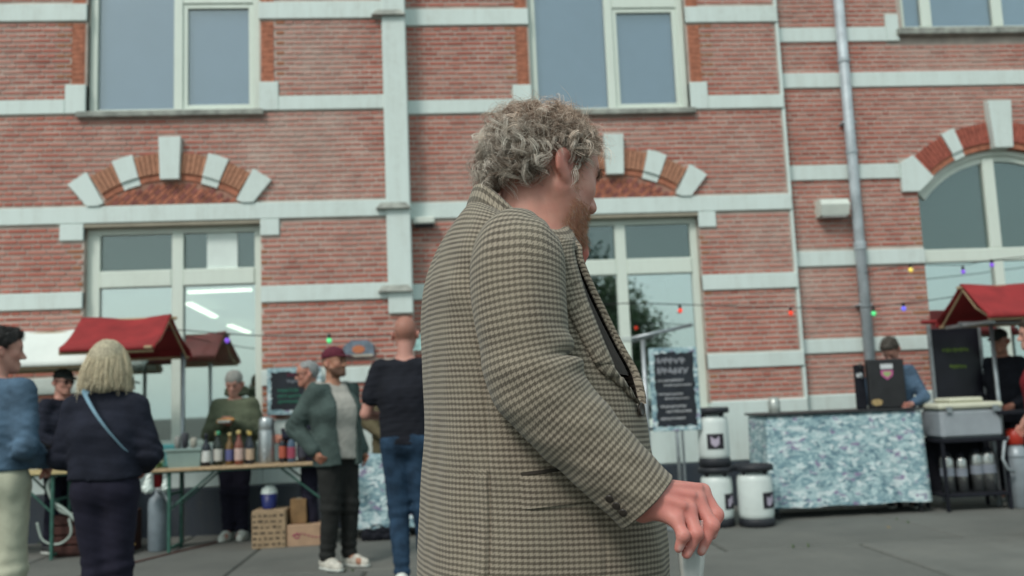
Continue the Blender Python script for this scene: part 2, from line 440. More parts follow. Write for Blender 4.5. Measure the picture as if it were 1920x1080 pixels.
M_chev2 = mat('chevron_brick_dark', (.27, .095, .08), .88, var=.3, vscale=14, bscale=70)

def window_bay(bld, cx, Y, reg):
    """upper window, arch over band, lower window; registers the holes the courses leave free"""
    x0, x1 = cx-.94, cx+.94
    # ---- upper window
    wn = box('window', x0-.0, x1, Y+.17, Y+.22, 4.60, 7.4, M_blind_up, bld)                      # blind behind the panes carries the window
    fr = MB()
    fy0, fy1 = Y+.07, Y+.14
    for a, b in ((x0, x0+.09), (cx-.02, cx+.08), (x1-.08, x1)): fr.box(a, b, fy0, fy1, 4.60, 7.4, .008)
    fr.box(x0+.09, cx-.02, fy0+.004, fy1, 4.60, 4.655, .006); fr.box(cx+.08, x1-.08, fy0+.004, fy1, 4.60, 4.655, .006)
    sash = MB()
    sash.box(cx+.08, cx+.13, fy0+.02, fy1-.004, 4.655, 5.88, .005); sash.box(x1-.135, x1-.08, fy0+.02, fy1-.004, 4.655, 5.88, .005)
    sash.box(cx+.13, x1-.135, fy0+.02, fy1-.004, 4.655, 4.70, .005); sash.box(cx+.13, x1-.135, fy0+.02, fy1-.004, 5.83, 5.88, .005)
    fr.box(cx+.08, x1-.08, fy0+.006, fy1, 5.885, 7.4, .006)
    fr.build('frame', M_frame, wn); sash.build('sash', M_frame, wn)
    glass_pane(wn, x0+.09, cx-.02, 4.655, 7.3, Y+.11, M_glass_up); glass_pane(wn, cx+.13, x1-.135, 4.70, 5.83, Y+.118, M_glass_up)
    sl = MB().box(x0-.09, x1+.05, Y-.075, Y+.07, 4.528, 4.597, .01); sl.build('sill', M_sill, wn)
    # ears of band B beside the window
    box('quoin_stone', x0-.22, x0+.0, Y-.031, Y+.12, 4.585, 4.915, M_white, bld, .006); box('quoin_stone', x1+.0, x1+.21, Y-.031, Y+.12, 4.585, 4.915, M_white, bld, .006)
    # moulded jamb bricks with a rounded edge
    for xx, sgn in ((x0, -1), (x1, 1)):
        for (za, zb) in ((4.917, 5.648), (5.852, 6.6)):
            zz = za
            while zz < zb-.03:
                mb = MB(); pts = [(xx+sgn*.16, Y-.010), (xx+sgn*.05, Y-.010), (xx+sgn*.02, Y-.002), (xx+sgn*.004, Y+.02), (xx, Y+.05), (xx, Y+.12), (xx+sgn*.16, Y+.12)]
                if sgn > 0: pts = pts[::-1]
                nn = len(pts); h = min(COURSE-.004, zb-zz-.004)
                mb.add([(p, q, zz) for p, q in pts]+[(p, q, zz+h) for p, q in pts], [list(range(nn))[::-1], list(range(nn, 2*nn))]+[[i, (i+1) % nn, (i+1) % nn+nn, i+nn] for i in range(nn)])
                mb.build('jamb_brick', M_orange, bld); zz += COURSE
    # ---- segmental arch with white voussoirs
    ax, cz = cx-.018, 2.52
    ri, rm, ro = 1.30, 1.372, 1.60
    am = math.atan2(.78, 1.04)
    for s in (-1, 1):
        for (a0, a1) in ((4.2, 14.5), (22.5, 32.5)):
            nb = 5
            for k in range(nb):       # each brick of the ring is its own piece
                b0 = a0+(a1-a0)*k/nb+.15; b1 = a0+(a1-a0)*(k+1)/nb-.15
                lo, hi = sorted((s*R(b0), s*R(b1)))
                MB().prism(ring_poly(ax, cz, rm, ro, lo, hi, 2), Y-.034, Y+.06).build('arch_brick', M_pinkbrick, bld)
            lo, hi = sorted((s*R(a0), s*R(a1)))
            MB().prism(ring_poly(ax, cz, ri, rm-.004, lo, hi, 5), Y-.016, Y+.06).build('arch_moulding', M_orange, bld)
        lo, hi = sorted((s*R(14.5), s*R(22.5)))
        MB().prism(ring_poly(ax, cz, rm, ro+.035, lo, hi, 3), Y-.05, Y+.06).build('voussoir', M_white, bld)
        MB().prism(ring_poly(ax, cz, ri-.01, rm-.002, lo, hi, 3), Y-.026, Y+.06).build('voussoir', M_white, bld)
        a0, a1 = R(32.5), R(40.6)
        pl = [(ax+s*ri*math.sin(R(33)), max(3.543, cz+ri*math.cos(R(33))-.04)), (ax+s*(ro+.06)*math.sin(a0), cz+(ro+.06)*math.cos(a0)), (ax+s*(ro+.07)*math.sin(a1), cz+(ro+.07)*math.cos(a1)), (ax+s*(ri+.05)*math.sin(R(41)), 3.543), (ax+s*ri*math.sin(R(36.5)), 3.543)]
        if s > 0: pl = pl[::-1]
        MB().prism(pl, Y-.05, Y+.06).build('voussoir', M_white, bld)
    MB().prism([(ax-.10, 3.815), (ax+.10, 3.815), (ax+.118, 4.29), (ax-.118, 4.29)], Y-.085, Y+.06).build('keystone', M_white, bld)
    # tympanum of diagonal brickwork
    ty = MB().prism([(ax-.80, 3.54), (ax+.80, 3.54)]+[(ax+1.30*math.sin(t), cz+1.30*math.cos(t)) for t in np.linspace(R(37), R(-37), 13)], Y-.003, Y+.02).build('tympanum', M_chevback, bld)
    for i in range(-13, 14):
        for j in range(4):
            px = ax+i*.066+j*.058; pz = 3.572+j*.058; a = R(45)
            p4 = [(px+math.cos(a)*u_-math.sin(a)*v_, pz+math.sin(a)*u_+math.cos(a)*v_) for u_, v_ in ((-.038, -.019), (.038, -.019), (.038, .019), (-.038, .019))]
            p4 = [(q[0], max(q[1], 3.543)) for q in p4]
            if any((q[0]-ax)**2+(q[1]-cz)**2 > 1.295**2 for q in p4): continue
            MB().prism(p4, Y-.009-random.uniform(0, .002), Y+.004).build('tympanum_brick', M_chev2 if (i+2*j) % 3 == 0 else M_chev, bld)
    # ---- lower window
    zt, zb = 3.352, .93
    wl = MB().box(x0, x1, Y+.085, Y+.15, zt-.11, zt, .006)
    wl.box(x0, x0+.14, Y+.085, Y+.15, zb, zt-.11, .006); wl.box(x1-.085, x1, Y+.085, Y+.15, zb, zt-.11, .006)
    wl.box(cx-.035, cx+.09, Y+.075, Y+.15, zb, zt-.11, .006)
    wl.box(x0+.14, cx-.035, Y+.07, Y+.15, 2.655, 2.84, .01); wl.box(cx+.09, x1-.085, Y+.07, Y+.15, 2.655, 2.84, .01)
    wl.box(x0+.14, cx-.035, Y+.07, Y+.15, zb, zb+.06, .01); wl.box(cx+.09, x1-.085, Y+.07, Y+.15, zb, zb+.06, .01)
    win = wl.build('window', M_frame, bld)
    MB().box(x0-.02, x1+.02, Y-.02, Y+.08, zt-.045, zt-.002, .005).build('head_moulding', mat('taupe_moulding', (.30, .27, .21), .7), win)
    MB().box(x0-.05, x1+.05, Y-.05, Y+.08, zb-.06, zb, .01).build('sill', M_white, win)
    for a, b in ((x0+.14, cx-.035), (cx+.09, x1-.085)):
        glass_pane(win, a, b, 2.84, zt-.11, Y+.12); glass_pane(win, a, b, zb+.06, 2.655, Y+.12, M_mirror)
        box('blind', a-.02, b+.02, Y+.165, Y+.17, 2.80, zt-.09, M_blind_dk, win)
    # hole registers
    def hole(z):
        h = []
        if z > 4.585: h.append((x0-(.22 if z < 4.915 else .16), x1+(.21 if z < 4.915 else .16)))
        if 3.53 < z < 4.30:
            hw = arch_halfw(cz, ro+.005, z)
            if hw and z > 3.79: h.append((ax-hw, ax+hw))
            if z > 3.80: h.append((ax-.118, ax+.118))
            t = 3.54+.27
            if z < t: h.append((ax-.88-(z-3.54)*.80, ax+.88+(z-3.54)*.80))
        if z < 3.36: h.append((x0, x1))
        if 3.165 < z < 3.36: h.append((x0-.25, x1+.21))
        return h
    reg.append(hole)
    band(bld, x0-.25, x0, 3.17, 3.352, Y, .031, 'quoin_stone'); band(bld, x1, x1+.205, 3.17, 3.352, Y, .031, 'quoin_stone')
    return win, (x0, x1)

def build_main():
    bld = empty('brick_building', (0, 10.2, 0), 0, 'long red brick building with white stone bands and tall windows behind the stalls', 'building')
    regL, regM = [], []
    winL, (la, lb) = window_bay(bld, -2.947, YL, regL)
    winM, (ma, mb_) = window_bay(bld, 2.01, YM, regM)
    def backing(x0, x1, Y, wx0, wx1, name):
        """mortar bed as real wall with openings"""
        m = MB()
        th = .30
        m.box(x0, wx0, Y, Y+th, 1.15, 7.6); m.box(wx1, x1, Y, Y+th, 1.15, 7.6); m.box(wx0, wx1, Y, Y+th, 3.354, 4.596)
        m.box(wx0, wx1, Y, Y+th, 0, .87)
        return m.build(name, M_mortar, bld)
    wL = backing(-9.5, -.37, YL, la, lb, 'brick_wall'); wM = backing(-.37, 4.05, YM, ma, mb_, 'brick_wall')
    BZ = [(5.65, 5.85), (4.585, 4.747), (3.356, 3.54), (2.432, 2.612), (1.53, 1.70)]
    def mk(reg, extra):
        def holes(z):
            h = []
            for f in reg: h += f(z)
            for a, b in BZ:
                if a-.015 < z < b+.015: h.append((-99, 99))
            return h+extra(z)
        return holes
    og = lambda la, lb: (lambda x, z: 1.0 if (z < 3.2 and (la-.10 < x < la or lb < x < lb+.08) and math.sin(z*40) > .2) or (z > 4.9 and (la-.30 < x < la or lb < x < lb+.27) and math.sin(z*53) > .1) else 0.0)
    V, F, C, S = fill_bricks(-9.5, -.375, 1.16, 7.5, YL, mk(regL, lambda z: [(-.632, 9)] if z > 2.26 else []), wL, 150, lambda x, z: x > -1.80 and z > 1.7, og(la, lb)); bricks_to_objects(V, F, C, S, YL, wL)
    V, F, C, S = fill_bricks(-.37, 4.03, 1.16, 7.5, YM, mk(regM, lambda z: []), wM, 150, lambda x, z: x > 3.10 and z > 1.7, og(ma, mb_)); bricks_to_objects(V, F, C, S, YM, wM)
    # bands
    for (x0, x1, Y, wa, wb) in ((-9.5, -.372, YL, la, lb), (-.372, 4.075, YM, ma, mb_)):
        for i, (a, b) in enumerate(BZ):
            if i == 2: band(bld, x0, x1, a, b, Y)
            elif i == 0:
                band(bld, x0, wa-.0, a, b, Y); band(bld, wb+.0, x1, a, b, Y)
            elif i == 1:
                band(bld, x0, wa-.222, a, b, Y); band(bld, wb+.212, x1, a, b, Y)
            else:
                band(bld, x0, wa, a, b, Y); band(bld, wb, x1, a, b, Y)
        for (c0, c1) in ((x0, wa-.002), (wb+.002, x1)): box('plinth', c0, c1, Y-.045, Y+.1, .49, 1.163, M_white, bld, .012)
        box('plinth', wa-.002, wb+.002, Y-.045, Y+.1, .49, .868, M_white, bld, .012)
        box('plinth_base', x0, x1, Y-.06, Y+.1, -.02, .488, M_plinth, bld, .012)
    # white pilaster with small weathered caps at the step of the facade
    box('pilaster', -.632, -.366, YL-.05, YL+.235, 2.26, 7.5, M_white, bld, .01)
    for z in (5.66, 3.425, 2.50):
        v = [(-.74, YL-.10, z), (-.36, YL-.10, z), (-.36, YL-.03, z), (-.74, YL-.03, z), (-.69, YL-.052, z+.075), (-.41, YL-.052, z+.075), (-.41, YL-.03, z+.075), (-.69, YL-.03, z+.075)]
        MB().add(v, [(0, 1, 5, 4), (1, 2, 6, 5), (2, 3, 7, 6), (3, 0, 4, 7), (4, 5, 6, 7), (3, 2, 1, 0)]).build('weathering_cap', M_sill, bld)
    # thin white lath down the corner
    box('corner_lath', 4.052, 4.088, YM-.012, YM+.15, 1.16, 7.5, M_white, bld, .004)
    return bld, winL, winM
BLD, WIN_L, WIN_M = build_main()

def build_right():
    Y = YR
    bld = empty('brick_building', (6.5, Y, 0), 0, 'right brick building section with wide arched window and zinc drainpipe', 'building')
    ax, cz, ri, rm, ro = 6.80, 2.70, 1.375, 1.45, 1.70
    xw = 5.71; xr = 2*ax-xw
    m = MB(); th = .3
    m.box(4.09, xw, Y, Y+th, 1.15, 7.6); m.box(xr, 11.5, Y, Y+th, 1.15, 7.6)
    # masonry over the arch as a stepped fan, then the band between the openings
    nseg = 24
    xs = np.linspace(xw, xr, nseg+1)
    for a, b in zip(xs[:-1], xs[1:]):
        zc = cz+math.sqrt(max(0, ri**2-min(abs(a-ax), abs(b-ax))**2)); m.box(a, b, Y, Y+th, zc, 5.52)
    m.box(xw, xr, Y, Y+th, 0, .9); 
    wall = m.build('brick_wall', M_mortar, bld)
    BZ = [(5.45, 5.63), (4.872, 5.06), (3.73, 3.91), (2.69, 2.87), (1.665, 1.83)]
    def holes(z):
        h = []
        for a, b in BZ:
            if a-.015 < z < b+.015: h.append((-99, 99))
        if z > 5.40: h.append((5.49 if z < 5.80 else 5.66, 99))
        if z < 4.42:
            hw = arch_halfw(cz, ro+.005, z) if z > 3.90 else 0
            if hw: h.append((ax-hw, ax+hw))
            if z < 4.0: h.append((ax-1.30 if z > 3.55 else xw, ax+1.30 if z > 3.55 else xr))
        if 4.0 < z < 4.68: h.append((ax-.15, ax+.15))
        return h
    V, F, C, S = fill_bricks(4.10, 11.4, 1.18, 7.5, Y, holes, wall, 300, lambda x, z: x < 5.7 and z > 1.7, lambda x, z: 1.0 if xw-.11 < x < xw and z < 3.5 and math.sin(z*45) > .1 else 0.0)
    bricks_to_objects(V, F, C, S, Y, wall)
    for a, b in BZ:
        if a > 5: band(bld, 4.10, 5.49 if a > 5.1 else 11.4, a, b, Y)
        elif a > 4: band(bld, 4.10, 11.4, a, b, Y)
        else:
            e = 5.50 if a > 3 else xw
            band(bld, 4.10, e, a, b, Y); band(bld, 2*ax-e, 11.4, a, b, Y)
    box('quoin_stone', 5.492, 5.655, Y-.031, Y+.1, 5.45, 5.79, M_white, bld, .006)
    box('plinth', 4.10, xw, Y-.045, Y+.1, .49, 1.185, M_white, bld, .012); box('plinth', xr, 11.4, Y-.045, Y+.1, .49, 1.185, M_white, bld, .012); box('plinth', xw, xr, Y-.045, Y+.1, .49, .9, M_white, bld, .012)
    box('plinth_base', 4.10, 11.4, Y-.06, Y+.1, -.02, .488, M_plinth, bld, .012)
    # upper window
    win = MB().box(5.655, 8.9, Y+.07, Y+.14, 5.60, 5.67, .006)
    for x in (5.655, 6.01, 6.94, 7.9): win.box(x, x+.135, Y+.072, Y+.142, 5.67, 7.4, .006)
    win = win.build('window', M_frame, bld)
    for a, b in ((5.79, 6.01), (6.145, 6.94), (7.075, 7.9)): glass_pane(win, a, b, 5.67, 7.4, Y+.11, M_glass_up)
    box('blind', 5.655, 8.9, Y+.18, Y+.19, 5.6, 7.4, M_blind_up, win); MB().box(5.62, 9.0, Y-.09, Y+.07, 5.51, 5.598, .01).build('sill', M_sill, win)
    # arch
    for s in (-1, 1):
        for a0, a1 in ((5.4, 20.0), (25.8, 41.0)):
            nb = 8
            for k in range(nb):
                lo, hi = sorted((s*R(a0+(a1-a0)*k/nb+.12), s*R(a0+(a1-a0)*(k+1)/nb-.12)))
                MB().prism(ring_poly(ax, cz, rm, ro, lo, hi, 2), Y-.034, Y+.06).build('arch_brick', M_redarch, bld)
            lo, hi = sorted((s*R(a0), s*R(a1))); MB().prism(ring_poly(ax, cz, ri, rm-.004, lo, hi, 6), Y-.016, Y+.06).build('arch_moulding', M_orange, bld)
        lo, hi = sorted((s*R(20), s*R(25.8)))
        MB().prism(ring_poly(ax, cz, rm, ro+.03, lo, hi, 3), Y-.05, Y+.06).build('voussoir', M_white, bld)
        MB().prism(ring_poly(ax, cz, ri-.01, rm-.002, lo, hi, 3), Y-.026, Y+.06).build('voussoir', M_white, bld)
        pl = [(ax+s*1.09, 3.56), (ax+s*(ri-.01)*math.sin(R(41)), cz+(ri-.01)*math.cos(R(41))), (ax+s*(ro+.03)*math.sin(R(41)), cz+(ro+.03)*math.cos(R(41))), (ax+s*1.30, 3.91), (ax+s*1.30, 3.56)]
        if s > 0: pl = pl[::-1]
        MB().prism(pl, Y-.05, Y+.06).build('springer_stone', M_white, bld)
    MB().prism([(ax-.115, 4.07), (ax+.115, 4.07), (ax+.147, 4.655), (ax-.147, 4.655)], Y-.09, Y+.06).build('keystone', M_white, bld)
    # arched window: frame rings, mullion, transom
    f = MB()
    am = R(51)
    f.prism(ring_poly(ax, cz, ri-.07, ri-.004, -am, am, 24), Y+.06, Y+.14); f.prism(ring_poly(ax, cz, ri-.14, ri-.072, -am, am, 24), Y+.09, Y+.15)
    f.box(xw, xw+.035, Y+.06, Y+.14, .9, 3.56, .004); f.box(xr-.035, xr, Y+.06, Y+.14, .9, 3.56, .004)
    f.box(xw+.035, xr-.035, Y+.062, Y+.145, 2.70, 2.862, .01)
    f.box(6.60, 6.745, Y+.066, Y+.146, 2.862, cz+ri-.10, .008); f.box(6.62, 6.74, Y+.068, Y+.148, .9, 2.70, .008)
    aw = f.build('window', M_frame, bld)
    gp = [(xw+.02, 2.862), (xr-.02, 2.862), (xr-.02, 3.56)]+[(ax+(ri-.05)*math.sin(t), cz+(ri-.05)*math.cos(t)) for t in np.linspace(R(51), R(-51), 21)]+[(xw+.02, 3.56)]
    MB().prism(gp, Y+.115, Y+.122).build('pane', M_glass, aw); glass_pane(aw, xw+.035, 6.62, .9, 2.70, Y+.115, M_mirror); glass_pane(aw, 6.74, xr-.035, .9, 2.70, Y+.115, M_mirror)
    MB().prism(gp, Y+.20, Y+.205).build('blind', M_blind_dk, aw)
    box('blind', xw, xr, Y+.20, Y+.205, .9, 2.70, M_blind_lt, aw)
    return bld
BLD_R = build_right()

def wall_fittings():
    z = mat('zinc_pipe', (.42, .47, .50), .5, .15, var=.2, vscale=5)
    p = empty('drainpipe', (4.89, YR-.10, 0), 0, 'grey zinc drainpipe running down the right brick wall', 'pipe')
    MB().tube([(4.885, YR-.10, 0), (4.885, YR-.10, 7.4)], .062, 16).build('pipe', z, p, True)
    for h in (5.15, 2.9, 2.86, 1.2, 4.02): MB().lathe([(.062, 0), (.072, .004), (.072, .05), (.062, .054)], (4.885, YR-.10, h), 16).build('pipe_collar', z, p)
    for h in (4.4, 2.2): MB().box(4.80, 4.97, YR-.115, YR, h, h+.02, .003).build('pipe_bracket', z, p)
    l = empty('wall_lamp', (4.59, YR, 3.27), 0, 'white box shaped lamp unit on the brick wall beside the drainpipe', 'lamp')
    Mw = mat('lamp_housing', (.62, .66, .60), .5, var=.06)
    v = [(4.42, YR-.16, 3.275), (4.76, YR-.16, 3.275), (4.76, YR, 3.265), (4.42, YR, 3.265), (4.42, YR-.19, 3.40), (4.77, YR-.19, 3.40), (4.77, YR, 3.47), (4.42, YR, 3.47), (4.425, YR-.15, 3.47), (4.765, YR-.15, 3.47)]
    MB().add(v, [(0, 1, 5, 4), (1, 2, 6, 9, 5), (3, 0, 4, 8, 7), (4, 5, 9, 8), (8, 9, 6, 7), (3, 2, 1, 0)]).build('housing', Mw, l)
    MB().box(4.44, 4.74, YR-.158, YR-.02, 3.255, 3.268, .003).build('lens', mat('lamp_lens', (.5, .52, .5), .3), l)
    b = empty('vent_box', (-.22, YM, 3.27), 0, 'small pale box fixed under the white band beside the pilaster', 'box')
    MB().box(-.345, -.10, YM-.17, YM, 3.275, 3.352, .012).build('housing', Mw, b); MB().box(-.33, -.115, YM-.15, YM-.01, 3.262, 3.276, .002).build('vent_slot', M_plinth, b)
wall_fittings()

# ------------------------------------------------------------------ implicit surfaces (bodies, clothes)
class Field:
    """smooth union of tapered limbs and ellipsoids on a rectilinear grid, meshed by surface nets"""
    def __init__(s, xs, ys, zs):
        s.ax = [np.asarray(a, np.float32) for a in (xs, ys, zs)]
        s.D = np.full([len(a) for a in s.ax], .5, np.float32)
    def _blk(s, lo, hi):
        sl = []
        for a, l, h in zip(s.ax, lo, hi):
            i0 = max(int(np.searchsorted(a, l))-1, 0); i1 = min(int(np.searchsorted(a, h))+1, len(a))
            if i1-i0 < 1: return None
            sl.append(slice(i0, i1))
        X, Y, Z = np.meshgrid(*[a[q] for a, q in zip(s.ax, sl)], indexing='ij', sparse=True)
        return tuple(sl), X, Y, Z
    def _mix(s, sl, d, k, sub):
        a = s.D[sl]
        if sub:
            d = -d
            h = np.maximum(k-np.abs(a-d), 0)/k; s.D[sl] = np.maximum(a, d)+h*h*k*.25
        else:
            h = np.maximum(k-np.abs(a-d), 0)/k; s.D[sl] = np.minimum(a, d)-h*h*k*.25
    def cone(s, a, b, ra, rb, k=.02, sub=False):
        a = np.array(a, float); b = np.array(b, float); m = max(ra, rb)+k+.025
        r = s._blk(np.minimum(a, b)-m, np.maximum(a, b)+m)
        if r is None: return s
        sl, X, Y, Z = r; ba = b-a; L2 = max(float(ba@ba), 1e-9)
        t = np.clip(((X-a[0])*ba[0]+(Y-a[1])*ba[1]+(Z-a[2])*ba[2])/L2, 0, 1)
        d = np.sqrt((X-a[0]-t*ba[0])**2+(Y-a[1]-t*ba[1])**2+(Z-a[2]-t*ba[2])**2)-(ra+(rb-ra)*t)
        s._mix(sl, d.astype(np.float32), k, sub); return s
    def path(s, pts, rad, k=.02):
        for p, q, r0, r1 in zip(pts[:-1], pts[1:], rad[:-1], rad[1:]): s.cone(p, q, r0, r1, k)
        return s
    def ell(s, c_, r, M=None, k=.02, sub=False):
        c_ = np.array(c_, float); m = max(r)+k+.025
        q = s._blk(c_-m, c_+m)
        if q is None: return s
        sl, X, Y, Z = q; dx, dy, dz = X-c_[0], Y-c_[1], Z-c_[2]
        if M is None: u, v, w_ = dx, dy, dz
        else: u, v, w_ = [dx*M[0][i]+dy*M[1][i]+dz*M[2][i] for i in range(3)]
        k0 = np.sqrt((u/r[0])**2+(v/r[1])**2+(w_/r[2])**2); k1 = np.sqrt((u/r[0]**2)**2+(v/r[1]**2)**2+(w_/r[2]**2)**2)+1e-6
        d = k0*(k0-1)/k1
        s._mix(sl, d.astype(np.float32), k, sub); return s
    def warp(s, fn):
        X, Y, Z = np.meshgrid(*s.ax, indexing='ij', sparse=True); s.D += fn(X, Y, Z).astype(np.float32); return s
    def cut(s, fn):
        X, Y, Z = np.meshgrid(*s.ax, indexing='ij', sparse=True); s.D = np.maximum(s.D, fn(X, Y, Z).astype(np.float32)); return s
    def mesh(s):
        D = s.D; D[0], D[-1] = .5, .5; D[:, 0], D[:, -1] = .5, .5; D[:, :, 0], D[:, :, -1] = .5, .5
        S = D < 0
        cs = np.zeros([n-1 for n in D.shape], np.int8)
        for i in (0, 1):
            for j in (0, 1):
                for k in (0, 1): cs += S[i:i+cs.shape[0], j:j+cs.shape[1], k:k+cs.shape[2]]
        act = (cs > 0) & (cs < 8); I = np.argwhere(act)
        idx = np.full(cs.shape, -1, np.int32); idx[act] = np.arange(len(I))
        acc = np.zeros((len(I), 3)); cnt = np.zeros(len(I))
        cor = [(i, j, k) for i in (0, 1) for j in (0, 1) for k in (0, 1)]
        val = {c_: D[I[:, 0]+c_[0], I[:, 1]+c_[1], I[:, 2]+c_[2]] for c_ in cor}
        pos = {c_: np.stack([s.ax[q][I[:, q]+c_[q]] for q in range(3)], 1) for c_ in cor}
        for a in cor:
            for q in range(3):
                if a[q]: continue
                b = list(a); b[q] = 1; b = tuple(b); va, vb = val[a], val[b]; x = (va < 0) != (vb < 0)
                t = np.where(x, va/np.where(x, va-vb, 1), 0)
                acc[x] += (pos[a]+(pos[b]-pos[a])*t[:, None])[x]; cnt[x] += 1
        V = acc/np.maximum(cnt, 1)[:, None]
        F = []
        for q in range(3):
            o1, o2 = [(1, 2), (2, 0), (0, 1)][q]
            sa = [slice(None)]*3; sb = [slice(None)]*3; sa[q] = slice(0, -1); sb[q] = slice(1, None)
            A, B = S[tuple(sa)], S[tuple(sb)]; e = np.argwhere(A != B)
            e = e[(e[:, o1] > 0) & (e[:, o2] > 0) & (e[:, o1] < D.shape[o1]-1) & (e[:, o2] < D.shape[o2]-1)]
            def g(d1, d2):
                c_ = e.copy(); c_[:, o1] -= d1; c_[:, o2] -= d2; return idx[c_[:, 0], c_[:, 1], c_[:, 2]]
            Q = np.stack([g(1, 1), g(0, 1), g(0, 0), g(1, 0)], 1)
            fl = ~A[e[:, 0], e[:, 1], e[:, 2]]; Q[fl] = Q[fl][:, ::-1]; F.append(Q)
        F = np.concatenate(F); F = F[(F >= 0).all(1)]
        return V, F
def relax(V, F, n=1, f=.5):
    for _ in range(n):
        A = np.zeros_like(V); C = np.zeros(len(V))
        for i in range(4):
            np.add.at(A, F[:, i], V[F[:, (i+1) % 4]]); np.add.at(C, F[:, i], 1); np.add.at(A, F[:, i], V[F[:, (i+3) % 4]]); np.add.at(C, F[:, i], 1)
        V = V+(A/np.maximum(C, 1)[:, None]-V)*f
    return V
def vnormals(V, F):
    n_ = np.cross(V[F[:, 2]]-V[F[:, 0]], V[F[:, 3]]-V[F[:, 1]]); A = np.zeros_like(V)
    for i in range(4): np.add.at(A, F[:, i], n_)
    return A/np.maximum(np.linalg.norm(A, axis=1), 1e-9)[:, None]
def grid1(*segs):
    """axis samples from (start, end, step) segments"""
    out = [segs[0][0]]
    for a, b, h in segs:
        n_ = max(int(round((b-a)/h)), 1); out += list(a+(b-a)*(np.arange(n_)+1)/n_)
    return np.array(out, np.float32)
def rotm(yaw, pitch=0, roll=0):
    """columns forward, left, up; yaw from +X, pitch down positive"""
    cy, sy, cp, sp_, cr, sr = math.cos(yaw), math.sin(yaw), math.cos(pitch), math.sin(pitch), math.cos(roll), math.sin(roll)
    A = np.array([[cy, -sy, 0], [sy, cy, 0], [0, 0, 1]]); B = np.array([[cp, 0, sp_], [0, 1, 0], [-sp_, 0, cp]]); C = np.array([[1, 0, 0], [0, cr, -sr], [0, sr, cr]])
    return A@B@C
def head_prims(f, o, M, s=1.0, ear=True, fat=0.0, et=0.0):
    """a head with brow, nose, lips, jaw and ears; o is the point between the eyes' level and the ears"""
    o = np.array(o, float)
    P = lambda x, y, z: o+M@(np.array((x, y, z))*s)
    E = lambda c_, r, k=.02, sub=False, MM=None: f.ell(P(*c_), [q*s for q in r], M if MM is None else M@MM, k*s, sub)
    E((-.006, 0, .035), (.097, .076, .083)); E((.036, 0, .028), (.062, .063, .066), .03); E((-.046, 0, .008), (.054, .062, .062), .03)
    E((.038, 0, -.048), (.056, .056+fat, .072), .03)
    for y in (-1, 1):
        f.cone(P(-.004, y*(.055+fat), -.048), P(.066, y*.022, -.104), .022*s, .017*s, .03*s)
        E((.056, y*.043, -.026), (.024, .022, .022), .025)
    E((.076, 0, -.106), (.021, .024, .018), .025)
    f.cone(P(.084, -.03, .018), P(.084, .03, .018), .012*s, .012*s, .02*s)
    for y in (-1, 1): E((.101, y*.032, -.003), (.013, .016, .011), .012, True)
    for y in (-1, 1): E((.083, y*.032, -.003), (.0125, .0125, .0125), .004)
    f.cone(P(.093, 0, .006), P(.117, 0, -.036), .008*s, .0125*s, .012*s)
    for y in (-1, 1): E((.103, y*.012, -.041), (.012, .008, .009), .008)
    E((.093, 0, -.071), (.012, .024, .006), .008); E((.091, 0, -.083), (.011, .021, .007), .008); f.cone(P(.104, -.02, -.077), P(.104, .02, -.077), .0022*s, .0022*s, .004*s, True)
    if ear:
        for y in (-1, 1):
            Mr = rotm(-y*R(16), R(-8))
            E((-.019, y*(.085+et), -.012), (.026, .0075+et, .027), .005, False, Mr); E((-.011, y*(.082+et), -.034), (.012, .0075+et, .013), .006, False, Mr)
            E((-.010, y*(.0935+2*et), -.010), (.0165, .0090, .0185), .003, True, Mr)
            f.cone(P(-.018, y*.072, -.02), P(-.02, y*.080, -.02), .014*s, .010*s, .008*s)
SKIN = (.50, .255, .20)
def paint_face(V, o, M, s, skin, lip=(.42, .17, .15), eyes=True):
    q = (V-np.array(o))@M/s; c_ = np.tile(np.array(skin, float), (len(V), 1))
    def g(c0, r): return np.exp(-(((q-np.array(c0))/np.array(r))**2).sum(1))[:, None]
    head = ((q[:, 2] > -.16) & (np.abs(q[:, 0]) < .16) & (np.abs(q[:, 1]) < .12))[:, None]
    c_ = c_+head*(g((.10, 0, -.077), (.02, .026, .012))*(np.array(lip)-c_))
    for y in (-1, 1):
        c_ = c_+head*g((.06, y*.045, -.03), (.03, .025, .025))*(np.array((.50, .20, .165))-c_)*.5
        c_ = c_+head*np.minimum(1, 1.6*g((.02-.034, y*.083, -.006), (.03, .012, .035)))*(np.array((.50, .19, .155))-c_)*.6
        if eyes:
            c_ = c_+head*np.minimum(1, 2*g((.096, y*.032, -.002), (.012, .011, .006)))*(np.array((.10, .07, .06))-c_)
            c_ = c_+head*np.minimum(1, 1.5*g((.097, y*.033, .016), (.014, .02, .006)))*(np.array((.10, .06, .04))-c_)*.8
    return np.clip(c_, .005, 1)
def fbm(X, Y, Z, s=1.0, seed=0):
    r = np.random.default_rng(seed); o = 0
    for k in range(5):
        a = r.normal(0, 1, 3)*s*(1.0+.6*k); o = o+np.sin(a[0]*X+a[1]*Y+a[2]*Z+r.uniform(0, 6.28))/(1+.35*k)
    return o/2.6
